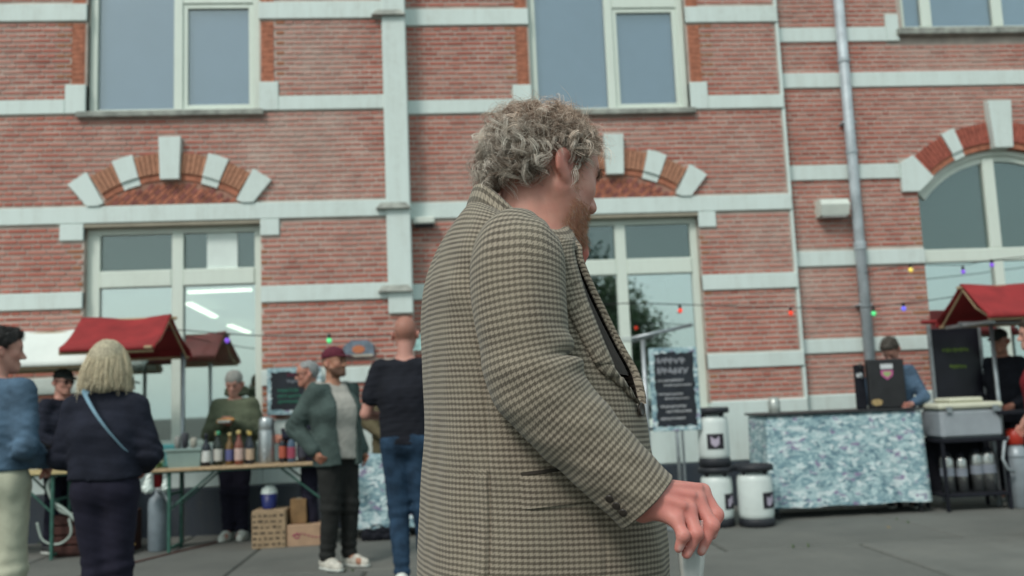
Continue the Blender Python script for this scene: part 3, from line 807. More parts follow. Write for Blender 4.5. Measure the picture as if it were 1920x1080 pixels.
def tubes(paths, radii, cols, sides=3):
    """many strands as one mesh: paths (n, m, 3), radii (n, m)"""
    n_, m, _ = paths.shape; T = np.gradient(paths, axis=1); T /= np.linalg.norm(T, axis=2, keepdims=True)+1e-9
    ref = np.tile(rng.normal(size=(n_, 1, 3)), (1, m, 1)); A = np.cross(T, ref); A /= np.linalg.norm(A, axis=2, keepdims=True)+1e-9; B = np.cross(T, A)
    V = np.stack([paths+radii[..., None]*(A*math.cos(6.2832*k/sides)+B*math.sin(6.2832*k/sides)) for k in range(sides)], 2)
    i = np.arange(n_)[:, None, None]*m*sides+np.arange(m-1)[None, :, None]*sides; k = np.arange(sides)[None, None, :]; k2 = (k+1) % sides
    F = np.stack([i+k, i+k2, i+sides+k2, i+sides+k], -1).reshape(-1, 4)
    C = np.repeat(cols, m*sides, axis=0) if cols.ndim == 2 else np.repeat(cols.reshape(-1, 3), sides, axis=0)
    return V.reshape(-1, 3), F, C
def loft(rings, closed=True):
    n_, m = len(rings), len(rings[0]); F = []
    for j in range(n_-1):
        for i in range(m if closed else m-1):
            k = (i+1) % m; F.append((j*m+i, j*m+k, (j+1)*m+k, (j+1)*m+i))
    return np.array(rings).reshape(-1, 3), F
M_skin = mat_vcol('skin', .48, .18, 260, .25, .0012, .4, .10, 60)
M_hair = mat_vcol('hair', .55, 0, 0, 0, 0, .35, .10, 200)

# ------------------------------------------------------------------ the man in the tweed jacket
def spline(x, xp, Fp):
    """Catmull-Rom through table rows"""
    xp = np.asarray(xp, float); Fp = np.asarray(Fp, float); out = []
    for t in np.atleast_1d(x):
        i = int(np.clip(np.searchsorted(xp, t)-1, 0, len(xp)-2)); h = xp[i+1]-xp[i]; u = (t-xp[i])/h
        p0 = Fp[max(i-1, 0)]; p1 = Fp[i]; p2 = Fp[i+1]; p3 = Fp[min(i+2, len(xp)-1)]
        m1 = (p2-p0)/2; m2 = (p3-p1)/2
        out.append((2*u**3-3*u**2+1)*p1+(u**3-2*u**2+u)*m1+(-2*u**3+3*u**2)*p2+(u**3-u**2)*m2)
    return np.array(out)
def tweed_man():
    root = empty('person', (.16, 1.71, 0), 0, 'man in brown houndstooth tweed jacket with curly grey hair walking past in front', 'person')
    TH = R(12); fw = np.array((math.cos(TH), math.sin(TH), 0)); rt = np.array((math.sin(TH), -math.cos(TH), 0))
    # ---------- torso of the jacket: rows are back x, back z, front x, front z, half width
    T = np.array([(-.076, .745, .372, .735, .222), (-.068, .88, .378, .862, .218), (-.061, .984, .379, .962, .214), (-.054, 1.06, .381, 1.037, .210), (-.047, 1.155, .374, 1.135, .206),
                  (-.041, 1.253, .358, 1.235, .203), (-.041, 1.351, .337, 1.326, .203), (-.040, 1.401, .310, 1.382, .204), (-.037, 1.46, .284, 1.434, .205), (-.031, 1.512, .262, 1.482, .204),
                  (-.018, 1.558, .247, 1.522, .201), (0., 1.600, .238, 1.553, .195), (.018, 1.632, .238, 1.575, .184), (.036, 1.655, .233, 1.589, .160), (.055, 1.672, .229, 1.600, .122), (.068, 1.681, .224, 1.607, .092)])
    nz, nf = 150, 480
    rows = spline(np.linspace(0, len(T)-1, nz), np.arange(len(T)), T)
    ph = np.arange(nf)/nf*2*math.pi          # 0 = front, +90 deg = the man's right (near the camera)
    def ring(r, grow=0.0):
        c_ = np.array(((r[0]+r[2])/2, 1.71, (r[1]+r[3])/2)); half = (r[2]-r[0])/2+grow; dz = (r[3]-r[1])/2
        ex = 2/2.35
        cs = np.sign(np.cos(ph))*np.abs(np.cos(ph))**ex; sn = np.sign(np.sin(ph))*np.abs(np.sin(ph))**ex
        dip = np.interp(r[3], [1.50, 1.57, 1.607], [0, .020, .048])*sn**2*np.where(sn > 0, 1, .6)
        return c_+fw*(cs*half/math.cos(TH))[:, None]+rt*(sn*(r[4]+grow))[:, None]+np.array((0, 0, 1))*(cs*dz-dip)[:, None]
    G = np.array([ring(r) for r in rows]); z = G[:, :, 2]
    nrm = G-G.mean(1, keepdims=True); nrm[:, :, 2] = 0; nrm /= np.linalg.norm(nrm, axis=2, keepdims=True)+1e-9
    deg = np.degrees(ph)[None, :]; X, Y_, Z_ = G[..., 0], G[..., 1], G[..., 2]
    dsp = .0045*fbm(X, Y_, Z_*.45, 9, 3)+.0025*fbm(X, Y_, Z_, 22, 5)
    dsp += .006*np.exp(-((Z_-1.20)/.05)**2)*np.sin(X*32+Z_*26)*np.exp(-((deg-80)/70)**2)
    dsp += .004*np.exp(-((Z_-1.5)/.09)**2)*np.sin((Z_+X*.7)*60)*np.exp(-((deg-135)/26)**2)     # folds behind the armhole
    seam = lambda d0, wd, dep, z0, z1: -dep*np.exp(-((deg-d0)/wd)**2)*((Z_ > z0) & (Z_ < z1))
    dsp += seam(128, 1.1, .0025, 1.17, 1.62)+seam(127.6, .55, .009, .70, 1.175)+seam(82, 1.0, .0022, .75, 1.16)
    dsp += .005*np.clip((136-deg)/8, 0, 1)*(deg > 128)*(Z_ < 1.175)                                        # lip of the side vent
    G = G+nrm*dsp[..., None]
    dv = np.linalg.norm(np.diff(G[:, nf*3//8], axis=0), axis=1); v = np.concatenate([[0], np.cumsum(dv)])
    seg = np.linalg.norm(np.roll(G, -1, 1)-G, axis=2); u = np.cumsum(seg, 1)-seg; u = u-u[:, nf//4:nf//4+1]
    UV = np.stack([u, np.tile(v[:, None], (1, nf))], -1)
    # ring closure column for clean weave coordinates, opening in front for the lapels
    order = (np.arange(nf+1)+nf//2) % nf
    G2 = G[:, order]; U2 = UV[:, order].copy(); U2[:, -1, 0] = U2[:, -2, 0]+.004
    dg = ((np.degrees(ph)[order]+180) % 360)-180
    keep = []
    for j in range(nz-1):
        zf = rows[j][3]
        near = np.interp(zf, [1.268, 1.285, 1.33, 1.45, 1.60], [44, 52, 64, 62, 56]); far = np.interp(zf, [1.268, 1.285, 1.33, 1.45, 1.60], [40, 34, 29, 29, 27])
        for i in range(nf):
            mid = (dg[i]+dg[i+1])/2 if abs(dg[i]-dg[i+1]) < 10 else 180
            if zf > 1.268 and far < mid < near: continue
            keep.append((j*(nf+1)+i, j*(nf+1)+i+1, (j+1)*(nf+1)+i+1, (j+1)*(nf+1)+i))
    jk = mesh('jacket', G2.reshape(-1, 3), [k[::-1] for k in keep], M_tweed, root, True, uvs=U2.reshape(-1, 2))
    so_ = jk.modifiers.new('thickness', 'SOLIDIFY'); so_.thickness = .005; so_.offset = -1
    # ---------- shirt under the opening, coloured dark for the shade on the far lapel
    S = np.array([ring(r, -.011) for r in rows[60:]]); v_, f_ = loft(S)
    mesh('shirt', v_, [q[::-1] for q in f_], mat('lapel_shade_shirt', (.030, .022, .018), .9, var=.3, vscale=60, bscale=300), root, True)
    # ---------- pocket flap, lying on the near side
    def patch(d0, d1, z0f, z1f, off, name, m, slope=0.0, nn=24, mm=8):
        P_ = []; W = []
        for b in range(mm+1):
            for a in range(nn+1):
                dd = d0+(d1-d0)*a/nn; i = (dd/360*nf) % nf; i0 = int(i); t = i-i0
                zz = z0f+(z1f-z0f)*b/mm+slope*(a/nn-.5)
                j = np.searchsorted(G[:, i0, 2], zz); j = int(np.clip(j, 1, nz-1)); w_ = (zz-G[j-1, i0, 2])/(G[j, i0, 2]-G[j-1, i0, 2])
                p = lambda q: G[j-1, q % nf]*(1-w_)+G[j, q % nf]*w_
                n3 = nrm[j, i0]
                ed = min(1, min(a, nn-a)/2.0)*min(1, (mm-b)/1.0+.25)
                P_.append(p(i0)*(1-t)+p(i0+1)*t+n3*(off*ed)); W.append((UV[j, i0, 0]*(1-t)+UV[j, (i0+1) % nf, 0]*t, v[j-1]*(1-w_)+v[j]*w_+.001))
        F_ = [(b*(nn+1)+a, b*(nn+1)+a+1, (b+1)*(nn+1)+a+1, (b+1)*(nn+1)+a) for b in range(mm) for a in range(nn)]
        return mesh(name, P_, F_, m, jk, True, uvs=W)
    patch(112, 62, 1.125, 1.178, .0040, 'pocket_flap', M_tweed, .012)
    patch(112, 62, 1.1785, 1.184, .003, 'pocket_slit_shade', mat('painted_slit_shade', (.035, .028, .022), .95), .012, 24, 2)  # dark strip: the shade in the pocket slit, put in as colour
    # ---------- collar: a turned-down band from nape to lapels
    top = rows[-1]; cr = ring(top)
    rgs = []
    arc = np.radians(np.linspace(28, 332, 90)); 
    def cp(a, grow, dz):
        e = 2/2.35; c_ = np.array(((top[0]+top[2])/2, 1.71, (top[1]+top[3])/2)); hf = (top[2]-top[0])/2+grow
        cs = np.sign(np.cos(a))*abs(np.cos(a))**e; sn = np.sign(np.sin(a))*abs(np.sin(a))**e
        wob = .003*math.sin(3*a+.6)
        return c_+fw*cs*hf/math.cos(TH)+rt*sn*(top[4]+grow)+np.array((0, 0, cs*(top[3]-top[1])/2+dz+wob-.048*sn*sn*(1 if sn > 0 else .6)))
    prof = [(-.012, -.004), (-.006, .012), (.001, .020), (.008, .019), (.014, .008), (.021, -.008), (.028, -.021), (.026, -.026), (.018, -.020)]
    for g_, dz in prof: rgs.append([cp(a, g_+(.004 if g_ > .01 else 0)*math.sin(a)**2, dz*(1+.25*max(0, -math.cos(a)))) for a in arc])
    v_, f_ = loft(rgs, False); uu = np.array([[(k*.0052, j*.0085) for k in range(len(arc))] for j in range(len(prof))]).reshape(-1, 2)
    mesh('collar', v_, f_, M_tweed, jk, True, uvs=uu)
    # ---------- lapels: rolled edges of the opening
    for name, sg in (('lapel', 1), ('lapel', -1)):
        rg = []; wv = []
        zz = np.linspace(1.275, 1.603, 60)
        for q, zf in enumerate(zz):
            j = int(np.clip(np.searchsorted(rows[:, 3], zf), 1, nz-1))
            near = np.interp(zf, [1.268, 1.285, 1.33, 1.45, 1.60], [44, 52, 64, 62, 56]); far = np.interp(zf, [1.268, 1.285, 1.33, 1.45, 1.60], [40, 34, 29, 29, 27])
            e0 = near if sg > 0 else far
            wd = np.interp(zf, [1.275, 1.32, 1.52, 1.60], [1, 10, 24, 16])
            line = []
            for t_, off in ((0, -.006), (0, .004), (.06, .009), (.3, .009), (.7, .007), (.97, .006), (1, .001)):
                dd = e0+sg*wd*t_; i = (dd/360*nf) % nf; i0 = int(i); w_ = i-i0
                p = G[j, i0]*(1-w_)+G[j, (i0+1) % nf]*w_
                line.append(p+nrm[j, i0]*off); wv.append((t_*.06, q*.0058+t_*.02))
            rg.append(line if sg < 0 else line[::-1])
            if sg > 0: wv[-7:] = wv[-7:][::-1]
        v_, f_ = loft(rg, False); mesh(name, v_, f_, M_tweed, jk, True, uvs=wv)
    # ---------- buttons
    Mb = mat('horn_button', (.035, .027, .022), .35, var=.3, vscale=120)
    for zf, dg_ in ((1.262, 47), (1.150, 45)):
        j = int(np.searchsorted(rows[:, 3], zf)); i = int(dg_/360*nf); p = G[j, i]; n3 = Vector(nrm[j, i]); q = n3.to_track_quat('Z', 'Y').to_matrix()
        mb = MB().lathe([(.004, 0), (.0115, .001), (.0125, .003), (.0118, .0055), (.009, .0052), (.006, .0042), (0.0005, .004)], (0, 0, 0), 20)
        vv = [Vector(p)+n3*.003+q@Vector(a) for a in mb.v]; mesh('button', vv, mb.f, Mb, jk, True)
    # ---------- sleeves
    def sleeve(tab, depth, mirror=False, folds=True):
        tab = np.array(tab); n_ = 130; m = 96
        pth = spline(np.linspace(0, len(tab)-1, n_), np.arange(len(tab)), tab); P_ = pth[:, :3]; Rr = pth[:, 3]
        Tn = np.gradient(P_, axis=0); Tn /= np.linalg.norm(Tn, axis=1)[:, None]
        ref = np.array((0, -1., 0)); s_ = np.concatenate([[0], np.cumsum(np.linalg.norm(np.diff(P_, axis=0), axis=1))])
        rg = []; uv = []
        a = np.arange(m+1)/m*2*math.pi
        sE = s_[int(n_*6.3/11)]
        for k in range(n_):
            A = np.cross(Tn[k], ref); A /= np.linalg.norm(A); B = np.cross(A, Tn[k])       # A across the picture, B towards the camera
            r_ = Rr[k]; dl = np.zeros(m+1)
            if folds:
                inner = np.cos(a+R(180))        # side the elbow closes on
                x = s_[k]-sE
                dl += 0.004*np.exp(-(x/.035)**2)*np.exp(-((np.mod(a-R(0)+math.pi, 2*math.pi)-math.pi)/.8)**2)
                dl += -.013*np.exp(-((x+.008)/.009)**2)*np.exp(-((np.mod(a-R(178)+math.pi, 2*math.pi)-math.pi)/.9)**2)
                dl += .005*np.exp(-((x+.034)/.018)**2)*np.exp(-((np.mod(a-R(178)+math.pi, 2*math.pi)-math.pi)/.8)**2)+.006*np.exp(-((x-.022)/.016)**2)*np.exp(-((np.mod(a-R(170)+math.pi, 2*math.pi)-math.pi)/.9)**2)
                dl += .0016*np.sin(s_[k]*75+2.0*np.cos(a)+a)*np.exp(-((x-.10)/.09)**2)+.0020*np.sin(s_[k]*100-2*a)*np.exp(-(x/.05)**2)
                dl += .0035*fbm(np.cos(a)*.08+P_[k][0], np.sin(a)*.08, np.full(m+1, s_[k]*.6), 24, 12)
            p = P_[k]+A*((r_+dl)*np.cos(a))[:, None]+B*((r_*depth+dl)*np.sin(a))[:, None]
            rg.append(p)
            base = np.where(a > math.pi, a-2*math.pi, a)
            uv.append(np.stack([a*.076, np.full(m+1, s_[k])+0*a], 1))
        # cuff: fold inward
        rg.append(P_[-1]+(rg[-1]-P_[-1])*.93); uv.append(uv[-1]+(0, .004)); rg.append(P_[-8]+(rg[-9]-P_[-8])*.86); uv.append(uv[-1]+(0, .03))
        v_, f_ = loft(rg, False)
        o = mesh('sleeve', v_, f_, M_tweed, jk, True, uvs=np.array(uv).reshape(-1, 2))
        return P_, Rr
    near_tab = [(.150, 1.585, 1.597, .012), (.142, 1.562, 1.586, .046), (.128, 1.535, 1.562, .070), (.123, 1.512, 1.527, .079), (.121, 1.500, 1.481, .0795), (.123, 1.490, 1.426, .077), (.128, 1.485, 1.380, .075), (.139, 1.480, 1.335, .077),
                (.163, 1.475, 1.289, .073), (.198, 1.470, 1.247, .0665), (.238, 1.465, 1.203, .0615), (.278, 1.462, 1.160, .0575), (.309, 1.460, 1.126, .0565)]
    sleeve(near_tab, .93)
    far_tab = [(.165, 1.83, 1.60, .012), (.16, 1.855, 1.59, .05), (.155, 1.885, 1.565, .070), (.15, 1.91, 1.51, .076), (.15, 1.925, 1.45, .076), (.155, 1.93, 1.39, .074), (.165, 1.925, 1.345, .071), (.185, 1.90, 1.335, .066), (.20, 1.875, 1.365, .061), (.208, 1.852, 1.41, .057), (.213, 1.832, 1.45, .053), (.217, 1.815, 1.485, .050)]      # raised to the chin
    sleeve(far_tab, .95, True, False)
    # cuff buttons
    for k, (x, zz) in enumerate(((.252, 1.128), (.262, 1.117), (.242, 1.139))):
        mb = MB().lathe([(.002, 0), (.0068, .0008), (.007, .0025), (.005, .0035), (.0005, .003)], (0, 0, 0), 14); q = Vector((-.45, -.8, -.45)).to_track_quat('Z', 'Y').to_matrix()
        mesh('cuff_button', [Vector((x, 1.418, zz))+q@Vector(a) for a in mb.v], mb.f, Mb, jk, True)
    # ---------- body: one skin surface (head, neck, trunk, arms with hands, legs)
    HO = np.array((.200, 1.724, 1.738)); HM = rotm(R(31), R(13), 0); HS = 1.06
    f = Field(grid1((-.10, .10, .012), (.10, .215, .0045), (.215, .46, .0028)), grid1((1.36, 1.50, .003), (1.50, 1.62, .006), (1.62, 1.84, .0034), (1.84, 1.98, .012)),
              grid1((-.01, .99, .016), (.99, 1.185, .0029), (1.185, 1.48, .012), (1.48, 1.86, .0033)))
    f.cone((.16, 1.71, .95), (.15, 1.71, 1.30), .13, .14, .05); f.cone((.15, 1.71, 1.3), (.14, 1.71, 1.50), .14, .12, .05); f.cone((.13, 1.62, 1.54), (.15, 1.80, 1.54), .06, .06, .05)
    f.cone((.135, 1.708, 1.55), (.185, 1.717, 1.70), .074, .064, .03); f.cone((.20, 1.722, 1.61), (.215, 1.73, 1.66), .055, .05, .04)
    for pts, rr in ((near_tab[2:], .6), (far_tab[2:], .6)):
        for a, b in zip(pts[:-1], pts[1:]): f.cone(a[:3], b[:3], a[3]*rr, b[3]*rr, .02)
    for y in (1.61, 1.81):
        f.cone((.16, y, .92), (.18, y, .50), .095, .065, .03); f.cone((.18, y, .50), (.13, y, .08), .062, .042, .03); f.cone((.13, y, .05), (.30, y+.03, .035), .04, .032, .03)
    head_prims(f, HO, HM, HS, True, .006)
    hp = lambda *q: HO+HM@(np.array(q)*HS)
    f.cone(hp(.01, -.03, -.085), hp(.055, -.012, -.118), .030, .022, .03); f.cone(hp(.01, .03, -.085), hp(.055, .012, -.118), .030, .022, .03)
    # near hand: palm, four fingers, thumb behind, holding the flute
    k = .010
    f.cone((.285, 1.462, 1.150), (.325, 1.458, 1.128), .030, .031, .02)
    for a, b, r0, r1 in (((.328, 1.466, 1.138), (.412, 1.476, 1.128), .021, .0150), ((.328, 1.458, 1.130), (.398, 1.455, 1.117), .022, .0150), ((.326, 1.448, 1.122), (.378, 1.434, 1.105), .021, .0140), ((.324, 1.442, 1.116), (.354, 1.418, 1.094), .020, .0125)):
        f.cone(a, b, r0, r1, .014)
    fing = [[(.412, 1.476, 1.128), (.430, 1.461, 1.092), (.417, 1.448, 1.064)], [(.398, 1.455, 1.117), (.414, 1.434, 1.080), (.393, 1.432, 1.043)], [(.378, 1.434, 1.105), (.383, 1.414, 1.072), (.367, 1.416, 1.042)], [(.354, 1.418, 1.094), (.360, 1.402, 1.072), (.353, 1.408, 1.052)]]
    for (a, b, c_), r0 in zip(fing, (.0132, .0135, .0125, .0108)):
        f.cone(a, b, r0, r0*.86, .006); f.cone(b, c_, r0*.88, r0*.66, .004); f.ell(b, (r0*.95,)*3, None, .004)
    for a, b in (((.330, 1.432, 1.150), (.404, 1.460, 1.139)), ((.330, 1.430, 1.140), (.388, 1.440, 1.128)), ((.328, 1.424, 1.130), (.368, 1.420, 1.115))): f.cone(a, b, .0035, .0055, .010)       # tendons
    f.cone((.335, 1.485, 1.128), (.372, 1.500, 1.108), .018, .0145, .012); f.cone((.372, 1.500, 1.108), (.381, 1.478, 1.070), .0135, .010, .005)
    # far hand, raised to the chin: palm, four fingers curling up, thumb
    f.cone((.215, 1.820, 1.470), (.226, 1.798, 1.522), .028, .027, .02)
    for q in range(4):
        k0 = np.array((.249+.003*q, 1.802-.019*q, 1.556-.003*q)); k1 = k0+(.013, -.006, .026); k2 = k1+(.000, -.008, .024)
        f.cone((.228, 1.795-.006*q, 1.520), k0, .019, .0120, .012); f.cone(k0, k1, .0112, .0100, .004); f.cone(k1, k2, .0098, .0075, .004)
    f.cone((.226, 1.775, 1.522), (.236, 1.745, 1.548), .015, .012, .01); f.cone((.236, 1.745, 1.548), (.246, 1.735, 1.580), .0115, .0085, .004)
    sm = lambda e0, e1, x: np.clip((x-e0)/(e1-e0), 0, 1)**2*(3-2*np.clip((x-e0)/(e1-e0), 0, 1))
    V, F = f.mesh(); V = relax(V, F, 1, .35)
    hm = sm(1.20, 1.12, V[:, 2])*sm(.29, .33, V[:, 0])*(V[:, 1] < 1.6); V = V+hm[:, None]*np.array((-.010, 0, .008)); NV = vnormals(V, F)
    C = paint_face(V, HO, HM, HS, (.56, .265, .205))
    q = (V-HO)@HM/HS
    blot = (fbm(V[:, 0], V[:, 1], V[:, 2], 42, 9)+.6*fbm(V[:, 0], V[:, 1], V[:, 2], 110, 4))[:, None]
    C = C*(1+.10*blot*np.array((.35, 1, .9)))
    fh = ((V[:, 2] < 1.605) & (V[:, 2] > 1.50) & (V[:, 1] > 1.728) & (V[:, 0] > .225))[:, None]; C = np.where(fh, C*np.array((1.0, .72, .76)), C)
    hand = (V[:, 2] < 1.2)[:, None]; C = np.where(hand, C*np.array((1.0, .80, .86)), C)
    for (a, b, c_), r0 in zip(fing, (.0132, .0135, .0125, .0108)):       # redder knuckles and fingertips
        for pt, am in ((a, .35), (b, .4), (c_, .6)):
            g = np.exp(-(((V-np.array(pt))/.013)**2).sum(1))[:, None]*am; C = C+g*(np.array((.50, .165, .14))-C)
        tipd = np.array(c_)-np.array(b); tipd = tipd/np.linalg.norm(tipd); nl = np.array(c_)+np.array((-.010, 0, .008))-tipd*.002+np.array((.002, -r0*.62, 0)); g = np.exp(-(((V-nl)/np.array((.0055, .006, .0065)))**2).sum(1)**2)[:, None]; C = C+g*(np.array((.66, .40, .36))-C)*.9
        for jt in (0, -.006, .006):
            rel = V-(np.array(b)+np.array((-.010, 0, .008))+tipd*jt); al = rel@tipd; g = np.exp(-(al/.0012)**2-((rel**2).sum(1)-al**2)/.00022)[:, None]*(.5 if jt == 0 else .3); C = C*(1-g*np.array((.35, .5, .5)))  # shade of the joint creases painted as darker lines
    eq = np.abs(q[:, 1]); g = (np.exp(-(((q[:, 0]+.006)/.011)**2+((q[:, 2]+.012)/.015)**2))*(eq > .078)*(V[:, 2] > 1.6))[:, None]; C = C+g*(np.array((.24, .075, .055))-C)*.85  # shade in the ear's hollow painted into the skin colour
    g = (np.exp(-(((q[:, 0]+.03)/.016)**2+((q[:, 2]+.012)/.03)**2))*(eq > .080)*(V[:, 2] > 1.6))[:, None]; C = C+g*(np.array((.56, .20, .16))-C)*.7
    # hair and beard regions in the head's own frame
    hx, hy, hz = q.T
    inhead = (V[:, 2] > 1.58) & (np.abs(hx) < .13) & (np.abs(hy) < .1)
    line = np.where(hx < -.02, -.020-.10*np.clip(-.02-hx, 0, .08), np.where(hx < .025, .004, .03+np.clip(hx-.025, 0, 1)*.75))
    near_ear = np.exp(-(((hx+.016)/.034)**2+((hz+.014)/.042)**2))*(np.abs(hy) > .062)
    hair = sm(-.012, .012, hz-line)*(1-np.clip(near_ear*2.2, 0, 1))*inhead*(1-sm(.062, .078, hx)*sm(-.03, .06, .06-hz))
    hair = hair*(1-.85*sm(.030, .058, hx)*sm(.075, .055, hz))
    top_thin = sm(.055, .088, hz)*sm(.066, .035, np.abs(hy))*sm(-.085, -.045, hx)
    burn = inhead*np.exp(-(((hx-.022)/.014)**2+((hz+.02)/.03)**2))*(np.abs(hy) > .05)
    beard = inhead*np.maximum(sm(-.052, -.072, hz+.25*np.clip(.06-hx, -.1, .2)*.0-.0)*sm(.002, .03, hx)*sm(-.135, -.12, hz), burn*.8)
    beard = beard*(1-np.exp(-(((hx-.1)/.02)**2+(hy/.022)**2+((hz+.078)/.010)**2)))
    C = C+(hair*(1-.75*top_thin)*.85)[:, None]*(np.array((.085, .062, .046))-C)+(hair*top_thin*.40)[:, None]*(np.array((.36, .16, .12))-C)
    C = C+(beard*.62)[:, None]*(np.array((.40, .17, .105))-C)
    body = mesh('body', V, F, M_skin, root, True, cols=np.clip(C, .01, 1))
    # finger nails are hidden; ---------- hair strands
    def roots(w_, n_):
        p = w_/w_.sum(); i = rng.choice(len(V), n_, p=p); return V[i]+rng.normal(0, .0009, (n_, 3)), NV[i], q[i], i
    up = HM@np.array((0, 0, 1.)); back = HM@np.array((-1., 0, 0))
    def curls(n_guides, per, w_, Lr, lift, curl_r, rad, m=14, spread=.0035, grav=.55, light=.0, turns=(.8, 1.9)):
        p, n3, ql, ii = roots(w_, n_guides)
        L = rng.uniform(*Lr, n_guides); tp = np.clip((ql[:, 2]-.02)/.07, 0, 1); lf = (lift*(1-.5*tp))[:, None]
        side = np.cross(n3, rng.normal(size=(n_guides, 3))); side /= np.linalg.norm(side, axis=1)[:, None]
        down = np.tile(-up, (n_guides, 1))*grav+back*.45+side*.75; down -= n3*(down*n3).sum(1)[:, None]; down /= np.linalg.norm(down, axis=1)[:, None]
        e2 = np.cross(n3, down); t = np.linspace(0, 1, m)
        om = rng.uniform(*turns, n_guides)*6.28; p0 = rng.uniform(0, 6.28, n_guides); sg = rng.choice([-1, 1], n_guides); cr_ = curl_r*rng.uniform(.5, 1.3, n_guides)
        out = []; colr = []; rd = []
        tone = np.where(rng.random(n_guides) < .38, rng.uniform(.55, 1.15, n_guides), rng.uniform(.05, .45, n_guides))+light
        for s_ in range(per):
            jit = rng.normal(0, spread, (n_guides, 3)); jt = rng.normal(0, .12, n_guides); tt = t[None, :]
            ph_ = p0[:, None]+sg[:, None]*om[:, None]*(tt+jt[:, None]*.3); env = np.minimum(1, tt*2.5)
            LL = (L*rng.uniform(.75, 1.1, n_guides))[:, None]
            pth = p[:, None]+jit[:, None]*(.4+.6*tt[..., None])+n3[:, None]*(lf*LL*(1-(1-tt)**2)*1.0)[..., None]+down[:, None]*(LL*tt**1.25*.9)[..., None]
            pth = pth+n3[:, None]*(cr_[:, None]*env*(np.cos(ph_)-np.cos(p0)[:, None]*(1-env)))[..., None]+e2[:, None]*(cr_[:, None]*env*1.2*np.sin(ph_))[..., None]
            out.append(pth); rd.append(rad*(1-.65*tt**2)*rng.uniform(.6, 1.25, n_guides)[:, None])
            tn = np.clip(tone+rng.normal(0, .13, n_guides), 0, 1.25)[:, None]
            c_ = (np.array((.19, .135, .098))*(1-tn)+np.array((.80, .72, .63))*tn)*(1+tp[:, None]*np.array((.10, -.06, -.14)))
            colr.append(c_)
        return np.concatenate(out), np.concatenate(rd), np.concatenate(colr)
    w1 = hair*(1-.93*top_thin)+1e-9; w1 = np.where(w1 < .12, 1e-12, w1)
    H = [curls(560, 20, w1, (.022, .048), .17, .0085, .00038, spread=.0030), curls(380, 7, w1*sm(.0, -.05, hz)+1e-12, (.026, .044), .34, .008, .00040, spread=.0032, light=-.1), curls(500, 6, w1, (.015, .03), .22, .006, .0005, light=-.2),
         curls(110, 11, w1*sm(.07, .03, hz)+1e-12, (.045, .072), .34, .0125, .00052, spread=.0022, light=.22, turns=(.9, 1.6)), curls(46, 9, w1*sm(.01, -.02, hz)*sm(-.02, -.06, hx)+1e-12, (.045, .065), .75, .010, .0005, spread=.002, light=-.1),
         curls(420, 3, w1*sm(-.03, .05, hz)+1e-12, (.03, .062), .62, .009, .00026, spread=.007, grav=.1, light=.15, turns=(.4, 1.3)),
         curls(330, 4, hair*top_thin+1e-12, (.018, .040), .60, .0045, .00028, spread=.006, grav=-.15, light=.1, turns=(.3, .9)),
         curls(70, 6, w1*np.exp(-(((hx-.045)/.03)**2+((hz-.06)/.03)**2))+1e-12, (.018, .034), .5, .006, .0004, grav=-.1, light=.15)]
    n_m = 14
    v_, f_, c_ = tubes(np.concatenate([h[0] for h in H]), np.concatenate([h[1] for h in H]), np.concatenate([h[2] for h in H]))
    mesh('hair', v_, f_, M_hair, root, True, cols=c_)
    # beard: short red-brown hairs
    wb = beard*(np.clip(beard, 0, 1) > .15)+1e-12; p, n3, ql, ii = roots(wb, 3400); m = 4; t = np.linspace(0, 1, m)
    L = rng.uniform(.005, .011, 3400)*np.where(ql[:, 2] < -.10, 1.25, 1.0); dn = -up*.8-back*.1+rng.normal(0, .35, (3400, 3)); dr = n3*.6+dn; dr /= np.linalg.norm(dr, axis=1)[:, None]
    pth = p[:, None]+dr[:, None]*(L[:, None]*t)[..., None]; tn = rng.beta(1.5, 1.5, 3400)[:, None]
    cb = np.array((.30, .125, .065))*(1-tn)+np.array((.62, .36, .22))*tn; cb = np.where((rng.random(3400) < .12)[:, None], np.array((.5, .42, .36)), cb)
    v_, f_, c_ = tubes(pth, np.full((3400, m), .00032)*(1-.7*t), cb)
    mesh('beard', v_, f_, M_hair, root, True, cols=c_)
    # brow hairs
    wbr = inhead*np.exp(-(((hx-.093)/.016)**2+((np.abs(hy)-.033)/.018)**2+((hz-.017)/.006)**2)); wbr = np.where(wbr < .2, 1e-12, wbr); p, n3, ql, ii = roots(wbr, 260); dr = n3*.5+rng.normal(0, .4, (260, 3)); dr /= np.linalg.norm(dr, axis=1)[:, None]
    for sd_ in (ql[:, 1] < 0, ql[:, 1] >= 0):
        v_, f_, c_ = tubes((p[:, None]+dr[:, None]*(.010*t)[None, :, None])[sd_], np.full((int(sd_.sum()), m), .0003), np.tile((.2, .12, .08), (int(sd_.sum()), 1))); mesh('eyebrow', v_, f_, M_hair, root, True, cols=c_)
    # trousers, shoes (below the picture's edge)
    g = Field(grid1((-.05, .40, .012)), grid1((1.45, 1.97, .012)), grid1((.04, 1.06, .014)))
    g.cone((.15, 1.67, 1.0), (.15, 1.75, 1.0), .12, .12, .05)
    for y in (1.61, 1.81): g.cone((.155, 1.71+(y-1.71)*.85, .93), (.175, y, .5), .10, .09, .04); g.cone((.18, y, .5), (.135, y, .07), .095, .078, .04)
    g.cut(lambda X, Y, Z: .06-Z+0*X+0*Y).cut(lambda X, Y, Z: Z-1.03+0*X+0*Y); v_, f_ = g.mesh(); mesh('trousers', v_, f_, mat('charcoal_trousers', (.035, .035, .04), .9, bscale=200), root, True)
